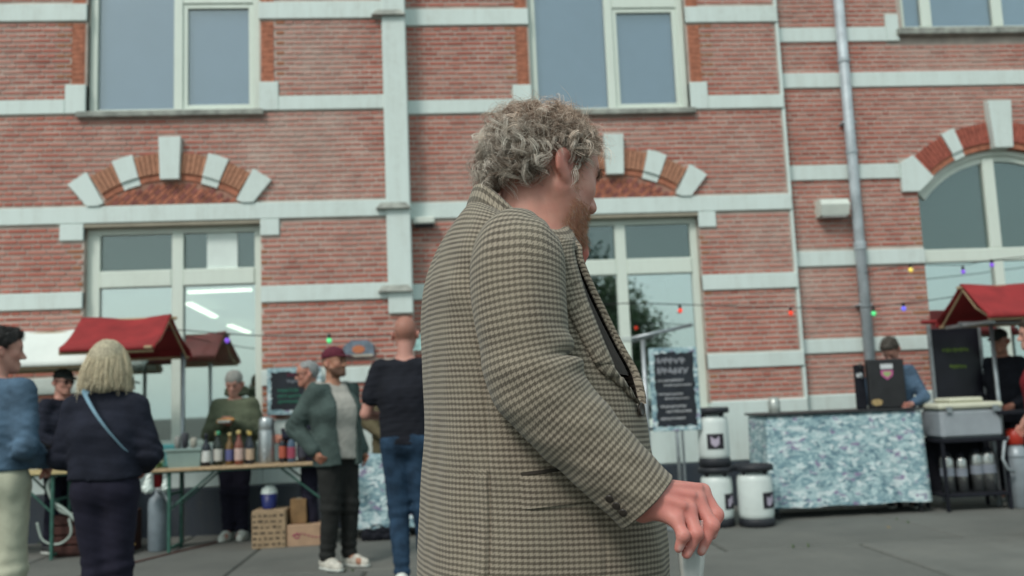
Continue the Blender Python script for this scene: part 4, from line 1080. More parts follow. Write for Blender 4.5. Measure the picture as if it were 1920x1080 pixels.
    for y in (1.61, 1.81):
        g = Field(grid1((.05, .42, .01)), grid1((y-.1, y+.12, .01)), grid1((-.02, .16, .008))); g.cone((.13, y, .06), (.31, y+.03, .045), .052, .045, .04); g.cut(lambda X, Y, Z: .002-Z+0*X+0*Y); v_, f_ = g.mesh()
        mesh('shoe', v_, f_, mat('brown_leather_shoe', (.07, .035, .02), .45), root, True)
    # ---------- flute glass hanging in the hand (its own thing)
    gl = empty('flute_glass', (.372, 1.447, .93), 0, 'clear plastic flute glass held in the tweed jacket man\'s right hand', 'glass')
    m_, n_, b_ = newmat('clear_plastic'); b_.inputs['Base Color'].default_value = (.92, .97, .96, 1); b_.inputs['Transmission Weight'].default_value = .72; b_.inputs['Roughness'].default_value = .10; b_.inputs['IOR'].default_value = 1.45
    A_ = np.array((.376, 1.449, 1.098)); B_ = np.array((.366, 1.446, .93)); ax_ = (A_-B_)/np.linalg.norm(A_-B_); e1 = np.cross(ax_, (0, 1, 0)); e1 /= np.linalg.norm(e1); e2 = np.cross(ax_, e1)
    def rev(prof, name):
        rg = [[B_+ax_*h+(e1*math.cos(a)+e2*math.sin(a))*r_ for a in np.arange(28)/28*6.28318] for r_, h in prof]; v_, f_ = loft(rg); mesh(name, v_, f_, m_, gl, True)
    rev([(.0225, .168), (.0228, .14), (.0215, .11), (.018, .08), (.0125, .055), (.006, .040), (.0042, .036), (.0046, .043), (.0105, .056), (.0165, .081), (.0200, .11), (.0212, .14), (.0215, .168), (.0225, .168)], 'bowl')
    rev([(.0045, .040), (.0038, .03), (.0038, .012), (.006, .006), (.025, .003), (.027, .0015), (.026, 0), (.001, .0)], 'stem')
tweed_man()

# ------------------------------------------------------------------ bystanders
M_skinb = mat_vcol('skin_matte', .55, .1, 0, 0, 0, .35, .08, 50)
def cloth(name, c_, var=.16, bs=140, rough=.9):
    return mat(name, c_, rough, 0, var, 9, bs, .35, .003, .2)
def fingers(mb, wrist, dr, pn, side, curl=.5, s=1.0):
    """palm-rooted fingers as short jointed chains; dr = pointing direction, pn = palm normal"""
    d = Vector(dr).normalized(); n_ = Vector(pn); n_ = (n_-d*n_.dot(d)).normalized(); l = d.cross(n_)*side; w_ = Vector(wrist)
    for i, (o, L) in enumerate(((.030, .066), (.010, .074), (-.011, .069), (-.030, .054))):
        p = w_+d*.085*s+l*o*s; a = curl*(.9+.12*i); pts = [p-d*.03*s, p]; dd = d.copy()
        for k, f_ in enumerate((.45, .30, .25)):
            dd = (dd*math.cos(a)+n_*math.sin(a)).normalized() if k == 0 else (dd+n_*a*.9).normalized(); p = p+dd*L*f_*s; pts.append(p)
        mb.tube(pts, [.010*s, .010*s, .0092*s, .0082*s, .006*s], 7)
    p = w_+d*.025*s+l*.030*s; q = p+(l*.9+d*.7+n_*.5).normalized()*.042*s; r_ = q+(d*.9+n_*.6+l*.1).normalized()*.032*s
    mb.tube([p, q, r_], [.0135*s, .011*s, .0075*s], 7)
def bystander(label, x, y, rz, H=1.76, skin=SKIN, build=1.0, J=None, head=(0, 0, 0), lean=0.0, top=None, sleeves='long', hem=.86, topm=None, shirt=None, legm=None, shoem=None,
              hair=None, hairm=None, hidden_legs=False, seed=1, extra=None, curl=.6, legcut=.07, loose=0.0, group=None):
    k = H/1.78; root = empty('person', (x, y, 0), rz, label, 'person', group)
    j = dict(hip=(0, 0, .93), chest=(.0, 0, 1.26), neck=(-.012, 0, 1.47), head=(.022, 0, 1.662), sl=(-.012, .175, 1.425), sr=(-.012, -.175, 1.425), el=(-.03, .245, 1.14), er=(-.03, -.245, 1.14), wl=(.05, .24, .90), wr=(.05, -.24, .90),
             hl=(0, .085, .90), hr=(0, -.085, .90), kl=(.025, .095, .49), kr=(.025, -.095, .49), al=(-.02, .10, .085), ar=(-.02, -.10, .085), fl=None, fr=None, nl=None, nr=None)
    for a in ('chest', 'neck', 'head', 'sl', 'sr', 'el', 'er', 'wl', 'wr'):
        p = j[a]; j[a] = (p[0]+lean*(p[2]-.93), p[1], p[2]-abs(lean)*.12*(p[2]-.93))
    j.update(J or {})
    j = {a: (np.array(p, float)*k if p is not None else None) for a, p in j.items()}
    HM = rotm(R(head[0]), R(head[1]), R(head[2])); HO = j['head']; b = build
    pts = np.array([p for p in j.values() if p is not None]); lo = pts.min(0)-.20*b; hi = pts.max(0)+.20*b
    nek, ch, hip = j['neck'], j['chest'], j['hip']
    # --- body
    g = lambda a, c_, h: np.arange(a, c_, h, dtype=np.float32)
    f = Field(g(lo[0], hi[0], .0075), g(lo[1], hi[1], .0075), grid1((-.01, HO[2]-.15, .012), (HO[2]-.15, HO[2]+.17, .0062)))
    for s_ in (-1, 1):
        f.cone(hip+(0, s_*.06, 0), ch+(0, s_*.06, 0), .10*b, .105*b, .06); f.cone(ch+(0, s_*.06, 0), nek+(0, s_*.05, -.05), .10*b, .07, .06)
    f.cone(j['sl'], j['sr'], .05, .05, .05); f.cone(nek-(0, 0, .05), HO+HM@np.array((-.022, 0, -.06)), .060, .055, .03)
    for s_, a in ((1, 'l'), (-1, 'r')):
        S, E_, W, dr = j['s'+a], j['e'+a], j['w'+a], j['f'+a]
        f.cone(S, E_, .046*b, .038*b, .03); f.cone(E_, W, .038*b, .026, .02)
        d = (W-E_)/np.linalg.norm(W-E_) if dr is None else dr/np.linalg.norm(dr)
        l = np.cross(d, (0, 0, 1.)); l = l/np.linalg.norm(l) if np.linalg.norm(l) > .2 else np.array((0, 1., 0))
        pn = j['n'+a] if j['n'+a] is not None else np.array((0, -s_*1., 0))
        lat = np.cross(d, pn); lat /= max(np.linalg.norm(lat), 1e-6)
        f.cone(W, W+d*.03, .026, .026, .02)
        for o in (-.022, 0, .022): f.cone(W+d*.035, W+d*.082+lat*o, .016, .0125, .012)
        if not hidden_legs:
            f.cone(j['h'+a], j['k'+a], .075*b, .052, .04); f.cone(j['k'+a], j['a'+a], .052, .035, .03); f.cone(j['a'+a], j['a'+a]+(.14, 0, -.04), .035, .03, .02)
    head_prims(f, HO, HM, 1.0*k**.5, True, 0, .004)
    V, F = f.mesh(); V = relax(V, F, 1, .4); C = paint_face(V, HO, HM, k**.5, skin, tuple(.8*q for q in skin))
    hq = (V-HO)@HM/k**.5
    if hair in ('buzz', 'short', 'cap', 'beanie'):
        hm = (hq[:, 2] > np.where(hq[:, 0] < -.02, -.055, .035+.3*np.clip(hq[:, 0], 0, 1)))*(np.abs(hq[:, 1]) < .081)*(hq[:, 0] < .085)*(hq[:, 2] > -.06)*(np.abs(hq[:, 0]) < .12)
        C = np.where(hm[:, None], C*(.45 if hair == 'buzz' else .35)+np.array(hairm)*(.55 if hair == 'buzz' else .65), C)
    if extra and extra.get('beard'):
        bm = (hq[:, 2] < -.052)*(hq[:, 2] > -.135)*(hq[:, 0] > .0)*(1-np.exp(-(((hq[:, 0]-.1)/.02)**2+(hq[:, 1]/.02)**2+((hq[:, 2]+.077)/.009)**2))); C = C+(bm*.75)[:, None]*(np.array(extra['beard'])-C)
    mb = MB()
    for s_, a in ((1, 'l'), (-1, 'r')):
        E_, W = j['e'+a], j['w'+a]; d = (W-E_) if j['f'+a] is None else j['f'+a]; pn = j['n'+a] if j['n'+a] is not None else np.array((0, -s_*1., .0))
        fingers(mb, W, d, pn, s_, curl, 1.0)
    Vt = np.concatenate([V, np.array(mb.v)]); Ft = F.tolist()+[[q+len(V) for q in fc] for fc in mb.f]; Ct = np.concatenate([C, np.tile(np.array(skin)*(1, .85, .85), (len(mb.v), 1))])
    mesh('body', Vt, Ft, M_skinb, root, True, local=True, cols=np.clip(Ct, .005, 1))
    # --- upper garment
    hemz = hem*k
    def garment(grow, slv, hz, cutfn=None, collar=True, wr=.005, name='jacket', m=None):
        f = Field(g(lo[0], hi[0], .009), g(lo[1], hi[1], .009), g(hz-.06, nek[2]+.12, .009))
        G = grow+loose
        for s_ in (-1, 1):
            f.cone(np.array((hip[0]+(ch[0]-hip[0])*(hz-hip[2])/(ch[2]-hip[2])*.6, s_*.062, hz-.05)), ch+(0, s_*.068, 0), .112*b+G*1.35, .116*b+G, .08); f.cone(ch+(0, s_*.068, 0), nek+(0, s_*.06, -.075), .116*b+G, .074*b+G, .07)
        f.cone(j['sl']+(0, -.03, -.005), j['sr']+(0, .03, -.005), .052*b+G, .052*b+G, .05)
        if collar: f.cone(nek-(0, 0, .04), nek+(.004, 0, .012), .062+grow, .062+grow, .03)
        for a in 'lr':
            S, E_, W = j['s'+a], j['e'+a], j['w'+a]
            if slv == 'short': Q = S+(E_-S)*.62; f.cone(S, Q, .058*b+G, .060*b+G, .04)
            else: f.cone(S, E_, .056*b+G, .048*b+G, .04); f.cone(E_, W+(W-E_)*-.03, .049*b+G, .034+G, .02)
        el = [j['el'], j['er']]
        def wrp(X, Y, Z):
            o = wr*.8*fbm(X*.6, Y*.6, Z*1.9, 20, seed)+wr*.35*fbm(X*.7, Y*.7, Z*1.8, 48, seed+3)
            for e in el: o = o+.006*np.exp(-((X-e[0])**2+(Y-e[1])**2+(Z-e[2])**2)/.012)*np.sin((Z+X*.8)*110)
            return o
        f.warp(wrp); f.cut(lambda X, Y, Z: hz-Z+.006*np.sin(Y*20+seed)+0*X)
        if collar: f.cut(lambda X, Y, Z: Z-(nek[2]+.028)-.25*(-(X-nek[0]))+0*Y)
        if cutfn: f.cut(cutfn)
        V, F = f.mesh(); V = relax(V, F, 1, .5)
        return mesh(name, V, F, m, root, True, local=True)
    if shirt is not None:
        garment(.000, 'short', hemz+.05, None, False, .005, 'shirt', shirt)
        w0 = .075
        garment(.014, sleeves, hemz, lambda X, Y, Z: np.minimum(X-(hip[0]+lean*(Z-.93))+.02, w0+.03*np.sin((Z-hemz)*4)-np.abs(Y)), True, .006, top or 'jacket', topm)
    else: garment(.010, sleeves, hemz, None, sleeves != 'short', .006, top or 'jacket', topm)
    # --- trousers and shoes
    if not hidden_legs:
        f = Field(g(lo[0], hi[0], .010), g(lo[1], hi[1], .010), g(.02, hip[2]+.14, .010))
        f.cone(hip+(-.01, .06, .02), hip+(-.01, -.06, .02), .122*b, .122*b, .05)
        for a in 'lr': f.cone(j['h'+a], j['k'+a], .098*b+loose*.3, .070*b+loose*.4, .05); f.cone(j['k'+a], j['a'+a], .070*b+loose*.4, .055+loose*.5, .03)
        f.warp(lambda X, Y, Z: .004*fbm(X, Y, Z, 24, seed+7)+.006*np.exp(-((Z-.12)/.10)**2)*np.sin(Z*95+X*8)+.004*np.exp(-((Z-j['kl'][2])/.09)**2)*np.sin(Z*80+Y*14))
        f.cut(lambda X, Y, Z: legcut-Z+0*X+0*Y).cut(lambda X, Y, Z: Z-(hip[2]+.10)+0*X+0*Y); V, F = f.mesh(); V = relax(V, F, 1, .5); mesh('trousers', V, F, legm, root, True, local=True)
        for a, s_ in (('l', 1), ('r', -1)):
            A = j['a'+a]; f = Field(g(A[0]-.12, A[0]+.26, .007), g(A[1]-.09, A[1]+.13 if s_ > 0 else A[1]+.09, .007), g(A[2]-.11, A[2]+.07, .007)); z0 = A[2]-.082
            f.cone((A[0]-.03, A[1], z0+.05), (A[0]+.08, A[1]+s_*.012, z0+.048), .043, .044, .03); f.cone((A[0]+.08, A[1]+s_*.012, z0+.045), (A[0]+.17, A[1]+s_*.022, z0+.035), .044, .036, .03); f.cone((A[0]-.02, A[1], z0+.06), (A[0]-.015, A[1], z0+.095), .042, .040, .03)
            f.cut(lambda X, Y, Z: z0+.004-Z+0*X+0*Y); V, F = f.mesh(); sh = mesh('shoe', V, F, shoem, root, True, local=True)
            so_ = MB().prism([(0, 0)], 0, 0) if False else None
            f = Field(g(A[0]-.12, A[0]+.26, .007), g(A[1]-.10, A[1]+.13, .007), g(z0-.02, z0+.05, .005)); f.cone((A[0]-.03, A[1], z0+.03), (A[0]+.08, A[1]+s_*.012, z0+.03), .048, .048, .02); f.cone((A[0]+.08, A[1]+s_*.012, z0+.03), (A[0]+.175, A[1]+s_*.022, z0+.03), .048, .039, .02)
            f.cut(lambda X, Y, Z: np.maximum(z0+.001-Z, Z-z0-.024)+0*X+0*Y); V, F = f.mesh(); mesh('sole', V, F, mat('rubber_sole', (.62, .64, .60), .7), sh, True, local=True)
    # --- hair or headwear
    P_ = lambda *q: HO+HM@(np.array(q)*k**.5)
    ks = k**.5
    def headfield(h=.006): return Field(g(HO[0]-.22, HO[0]+.26, h), g(HO[1]-.2, HO[1]+.2, h), g(HO[2]-.22, HO[2]+.22, h))
    if hair == 'short':
        f = headfield(); f.ell(P_(-.010, 0, .042), (.104*ks, .085*ks, .090*ks), HM, .02); f.ell(P_(-.05, 0, .005), (.055*ks, .068*ks, .066*ks), HM, .02); f.ell(P_(.06, 0, .095), (.035*ks, .05*ks, .03*ks), HM, .03)
        f.warp(lambda X, Y, Z: .007*fbm(X, Y, Z, 75, seed)+.004*fbm(X, Y, Z, 190, seed+1))
        def c_(X, Y, Z):
            d = [(X-HO[0])*HM[0][i]+(Y-HO[1])*HM[1][i]+(Z-HO[2])*HM[2][i] for i in range(3)]
            return np.where(d[0] < -.03, -.055-d[2], np.where(d[0] < .02, .002-d[2], .02+(d[0]-.02)*.75-d[2]))
        f.cut(c_); V, F = f.mesh(); mesh('hair', V, F, mat('hair_%d' % seed, hairm, .6, 0, .4, 70, 180, .6, .004), root, True, local=True)
        hv = V; hn = vnormals(V, F); n_ = 2200; ii = rng.choice(len(V), n_); m = 4; t = np.linspace(0, 1, m)
        ok = hn[ii, 2] > -.5; ii = ii[ok]; n_ = len(ii); dr = hn[ii]*.55+rng.normal(0, .25, (n_, 3))+HM@np.array((-.35, 0, -.35)); dr /= np.linalg.norm(dr, axis=1)[:, None]
        pth = hv[ii][:, None]+dr[:, None]*(rng.uniform(.012, .026, n_)[:, None]*t)[..., None]-np.array((0, 0, .006))*(t**2)[None, :, None]; tn = rng.random((n_, 1))
        v_, f_, c_ = tubes(pth, np.full((n_, m), .0011)*(1-.6*t), np.array(hairm)*(.5+1.1*tn)); mesh('hair_strands', v_, f_, M_hair, root, True, local=True, cols=c_)
    elif hair == 'cap':
        f = headfield(); f.ell(P_(-.005, 0, .05), (.106*ks, .088*ks, .082*ks), HM, .02)
        f.cut(lambda X, Y, Z: .035-((X-HO[0])*HM[0][2]+(Y-HO[1])*HM[1][2]+(Z-HO[2])*HM[2][2])); V, F = f.mesh(); cp = mesh('cap', V, F, extra['cap'], root, True, local=True)
        f = headfield(.005); f.ell(P_(.10, 0, .042), (.085*ks, .074*ks, .010), HM@rotm(0, R(10)), .004); f.cut(lambda X, Y, Z: .055-((X-HO[0])*HM[0][0]+(Y-HO[1])*HM[1][0]+(Z-HO[2])*HM[2][0])); V, F = f.mesh(); mesh('brim', V, F, extra['cap'], cp, True, local=True)
    elif hair == 'beanie':
        f = headfield(); f.ell(P_(-.008, 0, .045), (.108*ks, .09*ks, .098*ks), HM, .02); f.warp(lambda X, Y, Z: .002*np.sin(Y*220)+.003*fbm(X, Y, Z, 40, seed))
        f.cut(lambda X, Y, Z: .02-((X-HO[0])*HM[0][2]+(Y-HO[1])*HM[1][2]+(Z-HO[2])*HM[2][2])); V, F = f.mesh(); mesh('beanie', V, F, extra['cap'], root, True, local=True)
        f = headfield(); f.ell(P_(-.075, 0, -.10), (.09, .125, .055), None, .02); f.ell(P_(-.03, 0, -.125), (.11, .12, .04), None, .03); f.ell(P_(.02, 0, -.03), (.085, .062, .10), HM, .02, True); V, F = f.mesh(); mesh('hood', V, F, topm, root, True, local=True)
    elif hair == 'bob':
        f = headfield(.008); f.ell(P_(-.01, 0, .035), (.110*ks, .092*ks, .096*ks), HM, .02); f.cone(P_(-.045, 0, .0), P_(-.055, 0, -.11), .088, .080, .04); V, F = f.mesh()
        f2 = (V-HO)@HM; kp = ~((f2[:, 0] > .055) & (f2[:, 2] < .05)); F = F[kp[F].all(1)]
        mesh('hair', V, F, mat('blonde_underlayer', tuple(.6*q for q in hairm), .7, 0, .3, 60), root, True, local=True)
        n_ = 2600; th = rng.uniform(R(55), R(305), n_); zz = rng.uniform(-.02, 1, n_); m = 9; t = np.linspace(0, 1, m)
        rr = np.sqrt(1-np.clip(zz, 0, 1)**2); rt_ = np.stack([-.01+.100*rr*np.cos(th), .088*rr*np.sin(th), .035+.094*np.clip(zz, 0, 1)], 1)
        en = np.stack([-.045+.112*np.cos(th), .122*np.sin(th), np.full(n_, -.135)+rng.normal(0, .024, n_)-.015*np.cos(th)], 1)*rng.normal(1, .075, (n_, 1))
        mdl = np.stack([-.01+.128*np.cos(th), .122*np.sin(th), np.full(n_, .01)], 1)
        pth = rt_[:, None]*((1-t)**2)[None, :, None]+2*mdl[:, None]*(t*(1-t))[None, :, None]+en[:, None]*(t**2)[None, :, None]+np.cumsum(rng.normal(0, .0026, (n_, m, 3)), 1)
        pth = HO+(pth*ks)@HM.T; tn = rng.random((n_, 1)); v_, f_, c_ = tubes(pth, np.full((n_, m), .0016)*(1-.5*t), np.array(hairm)*(.55+.75*tn))
        mesh('hair', v_, f_, M_hair, root, True, local=True, cols=c_)
    elif hair == 'grey':
        f = headfield(); f.ell(P_(-.014, 0, .040), (.104*ks, .086*ks, .088*ks), HM, .02); f.ell(P_(-.05, 0, .0), (.056*ks, .07*ks, .07*ks), HM, .02); f.warp(lambda X, Y, Z: .006*fbm(X, Y, Z, 80, seed))
        f.cut(lambda X, Y, Z: np.where(((X-HO[0])*HM[0][0]+(Y-HO[1])*HM[1][0]+(Z-HO[2])*HM[2][0]) < -.02, -.05, .055)-((X-HO[0])*HM[0][2]+(Y-HO[1])*HM[1][2]+(Z-HO[2])*HM[2][2])); V, F = f.mesh(); mesh('hair', V, F, mat('hair_%d' % seed, hairm, .6, 0, .35, 80, 180, .6, .004), root, True, local=True)
    if extra and extra.get('sunglasses'):
        gm = mat('sunglass_lens', (.012, .012, .014), .12, spec=.6); mb = MB()
        for s_ in (-1, 1):
            ring_ = [P_(.106-.012*abs(math.cos(a)*.5+s_*.5*0), s_*.033+.023*math.cos(a), .0+.017*math.sin(a)) for a in np.arange(14)/14*6.283]
            o = len(mb.v); mb.add(ring_+[p+HM@np.array((-.005, 0, 0)) for p in ring_], [list(range(14)), list(range(27, 13, -1))]+[[q, q+14, (q+1) % 14+14, (q+1) % 14] for q in range(14)])
            mb.tube([P_(.10, s_*.055, .006), P_(.05, s_*.080, .008), P_(-.015, s_*.086, .010)], .003, 6)
        mb.tube([P_(.112, -.012, .006), P_(.116, 0, .008), P_(.112, .012, .006)], .0025, 6)
        mb.build('sunglasses', gm, root, True, True)
    return root, j, HM
def to_world(root, p):
    a = root.rotation_euler.z; x, y, z = p; return (root.location.x+x*math.cos(a)-y*math.sin(a), root.location.y+x*math.sin(a)+y*math.cos(a), z)
M_denim = cloth('blue_denim_cloth', (.075, .125, .185), .28, 220); M_navy = cloth('navy_cloth', (.017, .019, .031), .2, 180); M_navytr = cloth('dark_navy_trouser_cloth', (.016, .015, .028), .15, 160)
M_chino = cloth('beige_chino_cloth', (.50, .50, .385), .1, 160); M_blk = cloth('black_cotton', (.013, .014, .020), .2, 200); M_jeans = cloth('dark_jeans', (.022, .047, .085), .35, 240)
M_olive = cloth('olive_coat_cloth', (.10, .115, .075), .2, 160); M_gteal = cloth('grey_green_wool', (.062, .088, .082), .25, 220); M_char = cloth('charcoal_trouser_cloth', (.022, .023, .022), .2, 160)
M_cream = cloth('pale_grey_jersey', (.44, .42, .38), .1, 180); M_wsh = mat('white_sneaker', (.66, .68, .63), .6, var=.12, vscale=30); M_bsh = mat('black_shoe', (.02, .02, .022), .5)
M_msh = mat('pastel_sneaker', (.60, .57, .50), .6, var=.3, vscale=22); M_maroon = mat('maroon_cap_cloth', (.095, .010, .024), .85, var=.2, vscale=30, bscale=200); M_dkcap = mat('dark_green_cap_cloth', (.014, .018, .016), .85, var=.2, vscale=30); M_bean = mat('grey_knit', (.27, .27, .25), .95, var=.25, vscale=50, bscale=200)
M_red = cloth('red_jersey', (.22, .012, .02), .2); M_blsweat = cloth('blue_sweater', (.075, .125, .19), .2)
def people():
    bystander('dark haired man in blue denim jacket and beige trousers at left edge', -2.50, 5.25, R(72), 1.80, J=dict(el=(-.02, .25, 1.12), wl=(.14, .20, 1.02), er=(-.06, -.25, 1.13), wr=(.13, -.20, 1.03), fl=None), head=(-38, 4, 0), topm=M_denim, hem=1.0, legm=M_chino, shoem=M_bsh, hair='short', hairm=(.018, .015, .014), seed=11, build=1.08, loose=.004)
    r, j, hm = bystander('blonde woman in navy jacket seen from behind with pale blue bag strap', -1.90, 5.22, R(88), 1.70, J=dict(sl=(-.012, .17, 1.40), sr=(-.012, -.17, 1.40), el=(.0, .255, 1.12), wl=(.20, .15, 1.06), er=(.0, -.255, 1.12), wr=(.22, -.15, 1.05), kl=(.03, .06, .49), kr=(.05, -.065, .49), al=(-.02, .04, .085), ar=(.10, -.05, .085)), head=(4, 3, 0), topm=M_navy, hem=.99, legm=M_navytr, shoem=M_bsh, hair='bob', hairm=(.66, .57, .40), seed=12, build=.95, loose=.010)
    st = []                                  # shoulder strap across her back, left shoulder to right hip
    for t in np.linspace(0, 1, 18):
        yy = .06-.225*t; zz = 1.435-.33*t; xx = -.135-.075*math.sin(math.pi*min(1, .12+t*.8))+(.05 if t < .04 else 0)
        st.append((xx, yy, zz))
    v_ = []; 
    for p in st:
        for o, u in ((-.019, 0), (.019, 0), (.019, .006), (-.019, .006)): v_.append((p[0]-u, p[1]+o*.83, p[2]+o*.56))
    f_ = [(a*4+b, a*4+(b+1) % 4, (a+1)*4+(b+1) % 4, (a+1)*4+b) for a in range(len(st)-1) for b in range(4)]
    mesh('bag_strap', v_, f_, mat('pale_blue_strap', (.20, .33, .42), .7, var=.1, vscale=30, bscale=200), r, False, local=True)
    r, j, hm = bystander('man in dark cap and sunglasses behind the left table', -3.80, 9.25, R(-25), 1.75, topm=M_navy, hem=.8, legm=M_navytr, shoem=M_bsh, hair='cap', hairm=(.05, .03, .02), seed=13, extra=dict(cap=M_dkcap, sunglasses=True), head=(-8, 6, 0), J=dict(wl=(.28, .10, 1.02), el=(.02, .25, 1.12), wr=(.28, -.14, 1.02), er=(.02, -.25, 1.12)))
    r, j, hm = bystander('woman in olive hooded coat and grey beanie holding food behind the table', -2.19, 9.52, R(-93), 1.67, topm=M_olive, hem=.80, legm=M_navytr, shoem=M_wsh, hair='beanie', hairm=(.2, .15, .1), seed=14, extra=dict(cap=M_bean), head=(0, 20, 0), loose=.016, J=dict(el=(.02, .27, 1.12), er=(.02, -.27, 1.12), wl=(.245, .075, 1.235), wr=(.245, -.075, 1.235), fl=(.6, -.8, .15), fr=(.6, .8, .15), nl=(-.5, -.3, .8), nr=(-.5, .3, .8), kl=(.02, .07, .49), kr=(.02, -.07, .49), al=(-.02, .07, .085), ar=(-.02, -.075, .085)))
    q = to_world(r, (.315, 0, 1.26*1.67/1.78))
    fo = empty('flatbread', q, 0, 'flatbread snack in the hands of the woman in the olive coat', 'food')
    f = Field(np.arange(-.10, .10, .006), np.arange(-.05, .05, .006), np.arange(-.03, .05, .006)); f.cone((-.065, 0, 0), (.065, 0, .012), .024, .022, .01); f.ell((0, 0, .012), (.06, .026, .018), None, .01); f.warp(lambda X, Y, Z: .003*fbm(X, Y, Z, 90, 4)); V, F = f.mesh(); mesh('bread', V, F, mat('baked_bread', (.45, .22, .07), .8, var=.4, vscale=30), fo, True, local=True)
    v_ = [(-.06, -.045, -.012), (.05, -.045, -.012), (.055, .04, -.012), (-.055, .04, -.012), (-.07, -.055, .012), (.06, -.055, .012), (.065, .05, .012), (-.065, .05, .012)]
    mesh('paper_tray', v_, [(3, 2, 1, 0), (0, 1, 5, 4), (1, 2, 6, 5), (2, 3, 7, 6), (3, 0, 4, 7)], mat('paper_white', (.66, .68, .65), .8), fo, local=True)
    bystander('grey haired man in sunglasses and dark jacket behind the capped man', -1.36, 9.05, R(192), 1.73, skin=(.43, .20, .145), topm=M_navy, hem=.84, legm=M_navytr, shoem=M_bsh, hair='grey', hairm=(.25, .26, .26), seed=15, extra=dict(sunglasses=True), head=(-4, 6, 0), J=dict(wl=(.25, .12, 1.05), el=(.0, .25, 1.12), wr=(.20, -.18, 1.03), er=(-.02, -.25, 1.12)))
    bystander('man in maroon cap, open grey green jacket and pale shirt beside the table', -.92, 7.55, R(-44), 1.77, skin=(.37, .185, .12), lean=-.06, shirt=M_cream, topm=M_gteal, hem=.82, legm=M_char, shoem=M_msh, hair='cap', hairm=(.03, .02, .015), seed=16, extra=dict(cap=M_maroon, beard=(.05, .03, .022)), head=(14, -4, 0), build=1.06, loose=.010, J=dict(er=(-.20, -.27, 1.14), wr=(.0, -.235, .955), fr=(.6, .1, -.75), el=(-.10, .24, 1.12), wl=(.04, .23, .92), kl=(.03, .09, .49), kr=(.02, -.09, .49), al=(.0, .10, .085), ar=(-.03, -.10, .085)))
    r, j, hm = bystander('tall man in black t-shirt and blue jeans seen from behind with shaved ginger hair', -.31, 6.67, R(80), 1.93, skin=(.50, .25, .20), topm=M_blk, top='t_shirt', sleeves='short', hem=.92, legm=M_jeans, shoem=M_wsh, hair='buzz', hairm=(.22, .085, .05), seed=17, head=(4, 2, 0), build=1.08, J=dict(el=(.0, .28, 1.13), wl=(.21, .20, 1.10), er=(-.03, -.25, 1.12), wr=(.10, -.235, .95), kl=(.01, .075, .49), kr=(.04, -.085, .49), al=(-.10, .035, .085), ar=(.10, -.08, .12)))
    W = to_world(r, tuple(j['wr'])); ph = empty('phone', (W[0]-.01, W[1]-.02, W[2]-.085), R(15), 'small phone in the right hand of the man in black t-shirt', 'phone')
    MB().box(-.006, .006, -.036, .036, -.07, .07, .005).build('case', mat('phone_case', (.03, .07, .06), .3), ph, local=True); MB().box(-.0075, -.0062, -.031, .031, -.06, .06, .001).build('screen', mat('phone_screen', (.16, .30, .24), .15, var=.5, vscale=60), ph, local=True)
    bystander('man in blue sweater bent over behind the black panel', 4.69, 9.38, R(-112), 1.77, lean=.14, topm=M_blsweat, hem=.85, legm=M_navytr, shoem=M_bsh, hair='short', hairm=(.07, .06, .05), seed=18, head=(-22, 46, 0), J=dict(el=(.10, .29, 1.14), wl=(.30, .16, 1.08), er=(.10, -.29, 1.14), wr=(.30, -.16, 1.08)))
    bystander('man in black with dark cap in the shade of the right stall', 5.98, 9.45, R(-150), 1.82, skin=(.36, .17, .12), topm=M_blk, hem=.8, legm=M_blk, shoem=M_bsh, hair='cap', hairm=(.02, .02, .02), seed=19, extra=dict(cap=M_dkcap), head=(6, 12, 0), J=dict(wl=(.24, .2, 1.0), wr=(.26, -.16, .98), el=(.0, .27, 1.12), er=(.0, -.27, 1.12)))
    bystander('person in red shirt and beige trousers cut by the right edge', 4.905, 7.25, R(160), 1.76, topm=M_red, top='t_shirt', sleeves='short', hem=.95, legm=cloth('tan_trousers', (.30, .24, .16)), shoem=M_bsh, hair='short', hairm=(.05, .035, .025), seed=20, J=dict(wl=(.10, .24, .93), el=(.0, .25, 1.14), wr=(.1, -.24, .93)))
    bystander('person in grey cap half hidden behind the tall man in black', -.60, 9.32, R(-80), 1.72, topm=cloth('khaki_jacket', (.10, .085, .05)), hem=.8, legm=M_navytr, shoem=M_bsh, hair='cap', hairm=(.07, .05, .03), seed=21, extra=dict(cap=M_bean), J=dict(wl=(.26, .1, 1.0), wr=(.26, -.1, 1.0)))
people()

